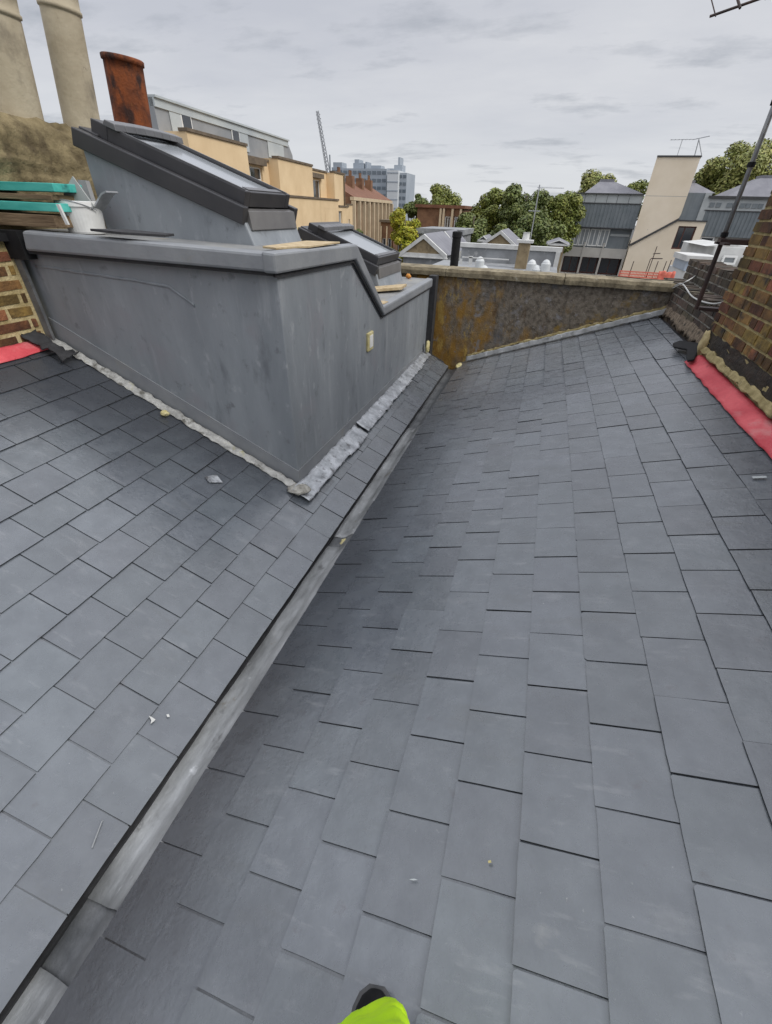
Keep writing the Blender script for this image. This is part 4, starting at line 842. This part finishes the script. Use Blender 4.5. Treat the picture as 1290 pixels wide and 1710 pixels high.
b = MB(); c = hy(893, 352, 24); b.tube([c-X*.25, c+X*.25], .015, 5); c = hy(902, 313, 24); b.tube([c-X*.1, c+X*1.0], .012, 5)
for k in range(5): b.tube([c+X*(.1+k*.2)-Vector((0, .15, 0)), c+X*(.1+k*.2)+Vector((0, .15, 0))], .008, 4)
b.build('aerial_head', M['zinc'], ms)

# --- the estate on the right
DE = 75.0
def ce(u, v, d=DE): return cy(u, v, d)
es = thing('estate_block', 'pale estate block with slanted white stair tower and blue grey clad storeys', 'building', (12, DE, -10))
k = DE/42.0
def E_(x, z): return (.315+(x-.315)*k, 1.624+(z-1.624)*k)
def ebox(b, xa, za_, xb_, zb_, y0, y1):
    a_, c_ = E_(xa, za_), E_(xb_, zb_); b.box((a_[0], y0, a_[1]), (c_[0], y1, c_[1])); return b
# left pavilion
b = MB(); ebox(b, 1.62, .99, 6.3, 2.44, DE, DE+9); b.build('cladding', M['clad'], es)
b = MB(); n = 19
for j in range(n):
    xx = 1.64+(6.28-1.64)*j/(n-1); ebox(b, xx-.025, 1.0, xx+.025, 2.43, DE-.07, DE-.002)
b.build('cladding_seam', M['clad'], es)
b = MB(); ebox(b, 1.60, 2.50, 6.3, 3.0, DE+.05, DE+9); b.build('upper_band', M['band'], es)
b = MB(); ebox(b, 1.55, 2.44, 6.3, 2.50, DE-.1, DE+9); ebox(b, 1.5, 3.0, 6.32, 3.07, DE-.15, DE+9.2); ebox(b, 1.55, .93, 6.32, .99, DE-.12, DE+9)
for xx in (2.35, 3.1, 3.9, 4.6, 5.4): ebox(b, xx-.012, 2.5, xx+.012, 3.0, DE+.02, DE+.049)
b.build('band_trim', M['dkline'], es)
def hip(xa, xb_, zb_, xta, xtb, zt_, y0, dp):
    (a_, z0), (c_, _) = E_(xa, zb_), E_(xb_, zb_); (d_, z1), (e_, _) = E_(xta, zt_), E_(xtb, zt_); ym = y0+dp*.5; q = (e_-d_)*.5
    b = MB(); b.hexa([(a_, y0, z0), (c_, y0, z0), (c_, y0+dp, z0), (a_, y0+dp, z0), (d_, ym-q, z1), (e_, ym-q, z1), (e_, ym+q, z1), (d_, ym+q, z1)]); b.box((d_+.15, ym-q+.1, z1), (e_-.15, ym+q-.1, z1+.3)); b.build('roof', M['slate_far'], es)
hip(2.25, 6.3, 3.075, 3.15, 4.3, 3.80, DE+.3, 7)
# window strip, balcony, ground openings
o = Vector((E_(1.66, 0)[0], DE, 0)); 
b = MB(); ebox(b, 1.70, -.98, 6.3, -.35, DE-.05, DE+9); ebox(b, 1.66, -2.9, 6.3, -2.15, DE, DE+9); ebox(b, 1.68, -.35, 1.98, .93, DE-.02, DE+9); b.build('balcony_front', M['estate_grey'], es)
b = MB(); ebox(b, 1.98, -.35, 6.3, .93, DE+.7, DE+9); b.build('recess_wall', M['clad'], es)
for (xa, xb_) in ((2.0, 2.62), (2.65, 3.3), (3.35, 4.05), (4.08, 4.75)):
    A_, C_ = E_(xa, -.25), E_(xb_, .88); win(es, Vector((0, DE+.7, 0)), X, Z, Yn, (A_[0], A_[1], C_[0], C_[1]), -.05, 'uframe', 'pane_pale', .14, (.5,))
b = MB(); ebox(b, 4.85, .45, 6.2, .60, DE+.6, DE+.69); b.build('blind_box', M['band'], es)
b = MB()
for xx in (1.75, 3.15, 4.55, 6.2): ebox(MB(), xx-.07, -2.9, xx+.07, -.36, DE-.10, DE+.1).build('pier', M['estate_grey'], es)
for xx in (3.15, 4.55): ebox(MB(), xx-.05, -.355, xx+.05, .0, DE-.08, DE+.3).build('balcony_post', M['estate_grey'], es)
b = MB(); ebox(b, 1.80, -2.13, 6.3, -.99, DE+1.4, DE+9); b.build('undercroft', M['dkline'], es)
for xa, xb_ in ((1.85, 3.05), (3.25, 4.45), (4.65, 6.1)):
    A_, C_ = E_(xa, -2.12), E_(xb_, -1.0); win(es, Vector((0, DE+1.3, 0)), X, Z, Yn, (A_[0], A_[1], C_[0], C_[1]), -.05, 'bframe', 'pane', .12, (.5,))
# slanted buttress beside it
b = MB(); q = [E_(1.62, -1.5), E_(.55, -4), E_(1.2, -4), E_(1.75, -2.3)]; b.prism([(p[0], DE-1, p[1]) for p in q], (0, 1.5, 0)); b.build('buttress', M['estate'], es)
# white stair tower: upright shaft over a lower wing with sloping seam
pt = [E_(*p) for p in ((6.35, 5.10), (9.02, 5.10), (9.06, 1.95), (9.0, 1.72), (7.55, .78), (6.35, -.02))]
b = MB(); b.prism([(p[0], DE-.35, p[1]) for p in pt], (1.5, 8, 0)); b.build('stair_tower', M['estate'], es)
pt2 = [E_(*p) for p in ((6.35, -6), (10.85, -6), (10.85, 1.55), (9.0, 1.55), (7.55, .63), (6.35, -.15))]
wq = [E_(9.2, -.16), E_(10.38, 1.26)]
hole = (wq[0][0], wq[0][1], wq[1][0], wq[1][1])
b = MB(); x_a = E_(6.35, 0)[0]; x_b = hole[0]; 
b.prism([(p[0], DE-.35, p[1]) for p in [E_(6.35, -6), (x_b, E_(0, -6)[1]), (x_b, E_(0, 1.55)[1]), E_(9.0, 1.55), E_(7.55, .63), E_(6.35, -.15)]], (0, 8, 0))
b.panel((x_b, DE-.35, E_(0, -6)[1]), X, Z, Yn, E_(10.85, 0)[0]-x_b, E_(0, 1.55)[1]-E_(0, -6)[1], [(.0, hole[1]-E_(0, -6)[1], hole[2]-x_b, hole[3]-E_(0, -6)[1])], .35)
xe = E_(10.85, 0)[0]; b.add([(xe, DE-.35, -12), (xe, DE+6, -12), (xe, DE+6, E_(0, 1.55)[1]), (xe, DE-.35, E_(0, 1.55)[1])], [(0, 1, 2, 3)])
b.add([(x_b, DE-.35, E_(0, 1.55)[1]), (xe, DE-.35, E_(0, 1.55)[1]), (xe, DE+6, E_(0, 1.55)[1]), (x_b, DE+6, E_(0, 1.55)[1])], [(0, 1, 2, 3)]); b.build('lower_wing', M['estate'], es)
win(es, Vector((0, DE-.35, 0)), X, Z, Yn, hole, .3, 'bframe', 'pane', .16, (.4,))
b = MB(); pl_ = [E_(*p) for p in ((6.3, -.06), (7.55, .72), (9.03, 1.64))]
for i in range(2):
    (xa, za_), (xb_, zb_) = pl_[i], pl_[i+1]; b.hexa([(xa, DE-.55, za_-.12), (xb_, DE-.55, zb_-.12), (xb_, DE-.30, zb_-.12), (xa, DE-.30, za_-.12), (xa, DE-.55, za_+.12), (xb_, DE-.55, zb_+.12), (xb_, DE-.30, zb_+.12), (xa, DE-.30, za_+.12)])
b.build('seam_flashing', M['dkline'], es)
q = [E_(6.33, 5.105), E_(9.05, 5.105), E_(9.05, 5.19), E_(6.33, 5.19)]; tcp = MB(); tcp.prism([(p[0], DE-.45, p[1]) for p in q], (1.5, 8.1, 0)); tcp.build('tower_coping', M['dkline'], es); ebox(MB(), 9.04, 1.55, 10.9, 1.63, DE-.45, DE+6).build('wing_coping', M['dkline'], es)
b = MB(); ebox(b, 6.36, 2.95, 9.02, 2.98, DE-.352, DE-.34); ebox(b, 7.2, .95, 7.25, .98, DE-.352, DE-.34); b.build('render_joint', M['estate_grey'], es)
# middle grey block and right pavilion
b = MB(); ebox(b, 9.05, 1.63, 10.55, 3.2, DE+.2, DE+8); b.build('plant_room', M['clad'], es)
b = MB(); ebox(b, 10.2, 1.63, 10.6, 3.2, DE+.05, DE+.19); b.build('plant_trim', M['band'], es)
hip(9.0, 10.8, 3.2, 9.2, 9.7, 3.8, DE+.2, 6)
b = MB(); ebox(b, 10.6, .70, 18.5, 2.20, DE+.1, DE+9); b.build('cladding', M['clad'], es)
b = MB()
for j in range(33):
    xx = 10.65+7.8*j/32; ebox(b, xx-.025, .7, xx+.025, 2.19, DE+.03, DE+.098)
b.build('cladding_seam', M['clad'], es)
b = MB(); ebox(b, 10.55, 2.26, 18.5, 2.92, DE+.15, DE+9); b.build('upper_band', M['band'], es)
b = MB(); ebox(b, 10.5, 2.20, 18.5, 2.26, DE, DE+9); ebox(b, 10.45, 2.92, 18.6, 3.06, DE-.1, DE+9.2); b.build('band_trim', M['dkline'], es)
for xx in (10.85, 11.25, 11.9, 12.25, 12.7, 13.05, 13.45, 13.8, 14.3):
    A_, C_ = E_(xx-.15, 2.42), E_(xx+.15, 2.68); b = MB(); b.box((A_[0], DE+.08, A_[1]), (C_[0], DE+.149, C_[1])); b.build('vent_grille', M['clad'], es)
hip(11.6, 18.6, 3.07, 13.6, 14.9, 4.15, DE+.3, 8)
b = MB(); ebox(b, 10.9, -6, 18.5, .69, DE+.4, DE+9); b.build('rear_wall', M['estate_grey'], es)
A_, C_ = E_(10.95, -.35), E_(11.85, .68); win(es, Vector((0, DE+.4, 0)), X, Z, Yn, (A_[0], A_[1], C_[0], C_[1]), -.06, 'uframe', 'pane', .14)
A_, C_ = E_(12.1, -.35), E_(13.2, .5); win(es, Vector((0, DE+.4, 0)), X, Z, Yn, (A_[0], A_[1], C_[0], C_[1]), -.06, 'uframe', 'pane_pale', .14, (.5,))
# rooftop aerials on the tower
ta = thing('television_aerial', 'broad thin television aerial on top of the white stair tower', 'aerial', E_(7.6, 5.2)[:1]+(DE, E_(7.6, 5.2)[1]))
c = Vector((E_(7.6, 0)[0], DE, E_(0, 5.2)[1])); b = MB(); b.tube([c, c+Z*1.5], .035, 5); b.tube([c+Z*1.45-X*1.3, c+Z*1.5+X*1.4], .03, 5)
for q in range(7): b.tube([c+Z*1.47+X*(-1.2+q*.4)-Vector((0, .4, 0)), c+Z*1.47+X*(-1.2+q*.4)+Vector((0, .4, 0))], .02, 4)
b.build('aerial_head', M['zinc'], ta)
tm = thing('lattice_mast', 'small thin lattice mast behind the right edge of the white tower', 'mast', (E_(9.0, 0)[0], DE+5, E_(0, 5.1)[1]))
b = MB(); c0 = hy(1160, 262, DE+5); c1 = hy(1168, 232, DE+5); b.tube([c0, c1], .06, 5); b.tube([c1-X*.5, c1+X*1.1+Z*.3], .05, 5); b.tube([c0+X*.9, c1], .05, 5); b.build('frame', M['zinc'], tm)

# --- white conservatory-like roof and orange mesh fence behind the low wall
wh = thing('white_lean_to', 'white walled lean-to with blue grey fascia behind the low sooty brick wall', 'extension', (5, 16, -10))
def c16(u, v, d=16): return cy(u, v, d)
a_ = c16(1142, 452); c_ = c16(1195, 430)
b = MB(); b.box((a_[0], 16, a_[1]), (c_[0], 17.5, c_[1]-.12)); b.build('fascia', mat('pale_blue_metal', (.36, .42, .50), (.42, .48, .56), scale=2, rough=.4, metal=.3), wh)
b = MB(); b.box((a_[0]-.05, 15.95, c_[1]-.12), (c_[0]+.1, 17.6, c_[1]+.02)); a2 = c16(1140, 462); c2 = c16(1255, 452); b.box((a2[0], 15.9, a2[1]-.12), (c2[0]+.4, 18, a_[1]-.01)); b.build('white_trim', M['wtrim'], wh)
d0 = c16(1197, 452); d1 = c16(1262, 425)
b = MB(); b.box((d0[0]+.05, 17, -10), (d1[0]+2, 21, d1[1]+.1)); b.build('wall', M['wtrim'], wh)
for u0, v0, u1, v1 in ((1203, 437, 1230, 430), (1233, 443, 1247, 434)):
    p, q = c16(u0, v0, 17), c16(u1, v1, 17); win(wh, Vector((0, 17, 0)), X, Z, Yn, (p[0], p[1]-.05, q[0], q[1]+.05), -.05, 'uframe', 'pane_pale', .05)
p, q = c16(1210, 425, 17), c16(1232, 408, 17); b = MB(); b.prism([(p[0]-.5, 17.2, d1[1]+.1), (q[0]+.6, 17.2, d1[1]+.1), ((p[0]+q[0])/2, 17.2, q[1])], (0, 3, 0)); b.build('gable_top', M['wtrim'], wh)
nf = thing('mesh_fence', 'orange red plastic mesh fence with thin rods at the foot of the white tower', 'fence', (2.6, 14, -1))
def c13(u, v): return cy(u, v, 14)
b = MB(); p0, p1 = c13(1036, 452), c13(1108, 456); zb_ = c13(1060, 476)[1]
n1, n2 = 30, 5
for i in range(n1+1):
    xx = p0[0]+(p1[0]-p0[0])*i/n1; b.box((xx-.006, 14, zb_-.3), (xx+.006, 14.008, p0[1]))
for j in range(n2+1):
    zz = zb_+(p0[1]-zb_)*j/n2; b.box((p0[0], 13.998, zz-.012), (p1[0], 14.010, zz+.012))
b.build('mesh', M['net'], nf)
q0, q1 = c13(1101, 452), c13(1131, 448); b = MB(); b.grid(lambda a, c: (q0[0]+(q1[0]-q0[0])*a, 13.95+.06*noise.noise((a*4, c*3, 0)), zb_-.3+(q0[1]-zb_+.3)*c+.05*noise.noise((a*5, 2, 0))*c), 14, 8); o_ = b.build('folded_mesh', M['net'], nf, smooth=True); o_.modifiers.new('t', 'SOLIDIFY').thickness = .03
b = MB()
for u_, v_ in ((1058, 436), (1086, 432), (1097, 411), (1099, 436), (1113, 436), (1121, 434)):
    p = c13(u_, v_); b.tube([(p[0], 14.03, zb_-.4), (p[0]+.02, 14.03, p[1])], .010, 5)
p = c13(1097, 432); b.tube([(p[0]-.12, 14.03, p[1]), (p[0]+.14, 14.03, p[1]+.01)], .012, 5); p = c13(1096, 424); b.tube([(p[0]-.06, 14.03, p[1]), (p[0]+.1, 14.03, p[1]+.02)], .010, 5)
b.build('rod', M['steel_dark'], nf)
b = MB(); b.box((p0[0]-.5, 13.5, -10), (6.5, 15, zb_-.25)); b.build('footing', M['estate_grey'], nf)

# ------------------------------------------------------------------ trees
def tree(name, label, base, height, rx, rz, clumps, leaves, lsize, m, seed, group='trees beyond the roofs', zc=.62, sparse=1.0):
    rs = np.random.default_rng(seed); t = thing(name, label, 'tree', base, group); B = np.array(base, float)
    cc = []; ctr = np.array([0, 0, height-rz])
    for k in range(clumps):
        d = rs.normal(size=3); d[2] = d[2]*.8+.15; d /= np.linalg.norm(d); r = rs.uniform(.25, 1.0)**.6
        p = ctr+d*np.array([rx, rx, rz])*r*.86
        cc.append((p, rs.uniform(.24, .46)*rx*(1.15-.35*r)))
    V = []; per = leaves//clumps
    for p, r in cc:
        d = rs.normal(size=(per, 3)); d /= np.linalg.norm(d, axis=1)[:, None]; q = p+d*(r*rs.uniform(.25, 1.08, per)**.55)[:, None]*np.array([1, 1, .8])
        nrm = d*.9+rs.normal(size=(per, 3))*.5+np.array([0, 0, .6]); nrm /= np.linalg.norm(nrm, axis=1)[:, None]
        a = np.cross(nrm, rs.normal(size=(per, 3))); a /= np.linalg.norm(a, axis=1)[:, None]; b_ = np.cross(nrm, a); s = lsize*rs.uniform(.55, 1.35, per)[:, None]
        V.append(np.stack([q-a*s, q-b_*s*.55, q+a*s, q+b_*s*.55], axis=1))
    V = np.concatenate(V).reshape(-1, 3)+B; n = len(V)//4
    me = bpy.data.meshes.new('crown'); me.vertices.add(len(V)); me.vertices.foreach_set('co', V.astype(np.float32).ravel()); me.loops.add(len(V)); me.loops.foreach_set('vertex_index', np.arange(len(V), dtype=np.int32))
    me.polygons.add(n); me.polygons.foreach_set('loop_start', np.arange(0, len(V), 4, dtype=np.int32)); me.update(calc_edges=True); me.materials.append(M[m])
    o = bpy.data.objects.new('crown', me); col.objects.link(o); o.parent = t; o.matrix_parent_inverse = Matrix.Translation(-Vector(base))
    b = MB(); bx, by, bz = base; r0_ = height*.022
    b.tube([(bx, by, bz-.2), (bx+.1, by, bz+height*.3), (bx+.05, by+.1, bz+height*.55), (bx, by, bz+height*.85)], [r0_*1.3, r0_, r0_*.7, r0_*.2], 8)
    for p, r in cc[::2]:
        q = Vector(p)+Vector(base); s0 = Vector((bx, by, bz+height*rs.uniform(.3, .55))); b.tube([s0, s0.lerp(q, .5)+Vector((0, 0, -.3)), q], [r0_*.45, r0_*.25, r0_*.08], 5)
    b.build('trunk', M['bark'], t, smooth=True); return t
def tr_at(name, label, ua, ub, vtop, d, rzk, m, seed, clumps=26, leaves=9000, ls=.3, rx=None):
    leaves = int(leaves*2.5); ls *= .64
    d_ = d; a_, c_ = hy(ua, 350, d), hy(ub, 350, d); zt_ = hy((ua+ub)/2, vtop-6, d).z; r = rx or (c_.x-a_.x)/2*1.15
    tree(name, label, ((a_.x+c_.x)/2, d, -10), zt_+10, r, r*rzk, clumps, leaves, ls, m, seed)
tr_at('yellow_green_tree', 'bright yellow green tree beside the brown brick terrace', 650, 706, 328, 44, 1.9, 'leaf_y', 3, 30, 12000, .15)
tr_at('round_tree', 'round green tree rising behind the brick villa', 708, 772, 310, 84, 1.1, 'leaf', 4, 24, 8000, .28)
tr_at('bushy_tree', 'low olive tree showing between the yellow tree and the villa roof', 676, 716, 326, 92, 1.0, 'leaf_d', 15, 16, 4000, .28)
tr_at('bushy_tree', 'dark green tree at the left end of the wood, beside the villa', 764, 824, 330, 60, 1.8, 'leaf_d', 5, 26, 9000, .24)
tr_at('broad_tree', 'olive green tree second from the left end of the wood', 788, 862, 310, 70, 1.5, 'leaf', 6, 30, 11000, .27)
tr_at('tall_tree', 'tallest dark green tree in the middle of the wood behind the mast', 836, 918, 290, 66, 1.5, 'leaf_d', 7, 34, 13000, .27)
tr_at('broad_tree', 'mid green tree left of the grey roofed pavilion', 896, 972, 308, 72, 1.5, 'leaf', 8, 30, 11000, .28)
tr_at('pale_tree', 'pale green tree topping the wood just left of the pavilion roof', 936, 1022, 274, 100, 1.3, 'leaf_p', 9, 28, 9000, .36)
tr_at('bushy_tree', 'green treetop between the pavilion roof and the white tower', 1028, 1092, 288, 105, 1.2, 'leaf', 10, 18, 5000, .36)
tr_at('plane_tree', 'large pale green tree behind the right side of the white tower', 1150, 1292, 222, 100, 1.1, 'leaf_p', 11, 42, 15000, .38)
tr_at('bushy_tree', 'green treetop at the right edge above the estate roofs', 1272, 1370, 260, 110, 1.1, 'leaf', 12, 20, 6000, .38)
tr_at('hedge_tree', 'low dark tree under the wood, behind the short yellow chimney', 770, 860, 362, 52, 1.2, 'leaf_d', 13, 26, 9000, .22)
tr_at('hedge_tree', 'low dark tree under the wood, behind the small white capped gable', 858, 950, 352, 50, 1.2, 'leaf_d', 14, 28, 10000, .22)
# shrub by the terrace
p = hy(594, 388, 44); tree('shrub', 'dark clipped shrub on a terrace below the cream annexe', (p.x, 44, p.z-1.4), 1.9, .9, .8, 12, 2500, .10, 'leaf_d', 21, group=None)

# ------------------------------------------------------------------ person holding the camera (one boot and trouser leg in view)
def person():
    me = bpy.data.meshes.new('person'); bmh = bmesh.new(); sk = bmh.verts.layers.skin.verify(); vv = {}
    def V(n, co, r, r2=None):
        v = bmh.verts.new(co); v[sk].radius = (r, r2 or r); vv[n] = v; return v
    def E(a, b_): bmh.edges.new((vv[a], vv[b_]))
    X0, Y0 = .36, -.42; gz = zR(.33)
    V('pel', (X0, Y0, gz+.92), .15, .12); V('wa', (X0, Y0-.03, gz+1.10), .14, .11); V('ch', (X0, Y0-.05, gz+1.33), .17, .12); V('nk', (X0, Y0-.03, gz+1.52), .06); V('hd0', (X0, Y0, gz+1.60), .075); V('hd', (X0, Y0+.01, gz+1.70), .095, .1); V('hdt', (X0, Y0, gz+1.78), .07)
    for a, b_ in (('pel', 'wa'), ('wa', 'ch'), ('ch', 'nk'), ('nk', 'hd0'), ('hd0', 'hd'), ('hd', 'hdt')): E(a, b_)
    legs = {'l': [(X0-.09, Y0, gz+.82, .10), (.335, -.04, gz+.50, .07), (.312, .045, zR(.32)+.24, .056), (.30, .04, zR(.31)+.12, .04)],
            'r': [(X0+.10, Y0, gz+.82, .10), (.56, -.50, gz+.46, .075), (.58, -.66, zR(.58)+.16, .062), (.58, -.67, zR(.58)+.08, .04)]}
    for s, L_ in legs.items():
        prev = 'pel'
        for i, (x, y, z, r) in enumerate(L_): V(s+str(i), (x, y, z), r); E(prev, s+str(i)); prev = s+str(i)
    for s, k in (('a', -1), ('b', 1)):
        pts = [(X0+k*.18, Y0-.05, gz+1.40, .062), (X0+k*.27, Y0+.02, gz+1.18, .05), (X0+k*.14, Y0+.24, gz+1.36, .036), (X0+k*.075, Y0+.33, gz+1.44, .028), (X0+k*.06, Y0+.37, gz+1.47, .030)]
        prev = 'ch'
        for i, (x, y, z, r) in enumerate(pts): V(s+str(i), (x, y, z), r); E(prev, s+str(i)); prev = s+str(i)
        for f in range(5):
            bx, by, bz = pts[-1][:3]; sp = (f-2)*.011
            c1 = (bx+k*(-.002), by+.03+abs(f-2)*-.004, bz+.012+sp); c2 = (bx-k*.02, by+.045, bz+.014+sp*1.1)
            if f == 0: c1 = (bx-k*.03, by+.01, bz-.02); c2 = (bx-k*.045, by+.025, bz-.012)
            V(s+'f%da' % f, c1, .009); V(s+'f%db' % f, c2, .0075); E(s+'4', s+'f%da' % f); E(s+'f%da' % f, s+'f%db' % f)
    vv['pel'][sk].use_root = True
    bmh.to_mesh(me); bmh.free()
    o = bpy.data.objects.new('person', me); col.objects.link(o)
    for mt in ('hivis', 'skin', 'black'): me.materials.append(M[mt])
    o.modifiers.new('skin', 'SKIN'); o.modifiers.new('sub', 'SUBSURF').levels = 2; o.modifiers['sub'].render_levels = 2
    dg = bpy.context.evaluated_depsgraph_get(); ev = o.evaluated_get(dg); m2 = bpy.data.meshes.new_from_object(ev); o.modifiers.clear(); o.data = m2
    for mt in ('hivis', 'skin', 'black'):
        if M[mt].name not in [x.name for x in m2.materials if x]: m2.materials.append(M[mt])
    idx = {x.name: i for i, x in enumerate(m2.materials)}
    for pgn in m2.polygons:
        c = pgn.center; i = idx[M['hivis'].name]
        if c.z > gz+1.53 or (c.y > Y0+.33 and c.z > gz+1.3): i = idx[M['skin'].name]
        pgn.material_index = i; pgn.use_smooth = True
    tag(o, 'person in hi-vis yellow with one black boot on the slates at the bottom edge', 'person')
    # boots
    for x, y, ang in ((.303, .032, R(8)), (.58, -.60, R(-8))):
        b = MB(); d = Vector((-math.sin(ang), math.cos(ang), 0)); sd_ = Vector((d.y, -d.x, 0)); z0 = zR(x)+.012
        prof = [(-.17, .033, .085, .0), (-.15, .042, .13, 0), (-.07, .043, .13, 0), (0, .042, .10, 0), (.05, .046, .075, 0), (.085, .043, .06, 0), (.105, .033, .048, 0), (.118, .016, .034, 0)]
        rings = []
        for t, hw, h, _ in prof:
            c = Vector((x, y, z0))+d*t
            rings.append([c+sd_*(hw*math.cos(a))+Z*(max(0, math.sin(a))**.7*h if math.sin(a) > 0 else 0)+Z*(sd_.x*hw*math.cos(a)*tR) for a in [2*math.pi*q/16 for q in range(16)]])
        k_ = [p for r in rings for p in r]; n = 16
        b.add(k_, [(i*n+j, i*n+(j+1) % n, (i+1)*n+(j+1) % n, (i+1)*n+j) for i in range(len(rings)-1) for j in range(n)]+[tuple(range(n)), tuple((len(rings)-1)*n+j for j in range(n))])
        bt = b.build('boot', M['black'], o, smooth=True)
        so_ = MB(); out = [(-.18, .02), (-.17, .038), (-.07, .048), (.0, .047), (.05, .052), (.085, .050), (.110, .039), (.126, .018)]
        pl_p = [Vector((x, y, z0-.012))+d*t+sd_*w_+Z*(sd_.x*w_*tR) for t, w_ in out]+[Vector((x, y, z0-.012))+d*t-sd_*w_-Z*(sd_.x*w_*tR) for t, w_ in reversed(out)]
        so_.prism(pl_p, (0, 0, .028)); so_.build('sole', M['sole'], bt, bevel=.004)
    # trouser hem flares over the boot
    hb = MB(); gl_ = zR(.33)
    def leg(a, c):
        th = a*2*math.pi; z = gl_+.13+.36*c; q = 1-c
        cx, cy = .333-.026*q**.7, .0+.062*q**.6; r = .060+.014*q
        dx, dy = math.cos(th), math.sin(th)
        fold = .007*noise.noise((dx*2.2, dy*2.2, z*14))+.005*math.sin(z*70+dx*3+noise.noise((dx*2, dy*2, 1))*4)*(.4+.6*q)
        rr = r+fold; y = cy+dy*rr*1.08
        if dx < .25: y -= max(0, dy)*.045*(.25-dx)*q**.4      # the inner side hangs further back
        return (cx+dx*rr*(1.0 if dx > 0 else 1.06), y, z+.014*math.sin(th*2+1)*q)
    hb.grid(leg, 40, 26)
    h = hb.build('trouser_leg', M['hivis'], o, smooth=True, fix=False); h.modifiers.new('t', 'SOLIDIFY').thickness = .003
    hr = MB(); hr.lathe((X0, Y0-.005, gz+1.72), [(.098, -.02), (.108, .03), (.098, .07), (.06, .10), (.001, .11)], 20); hr.build('hair', M['hair'], o, smooth=True)
person()
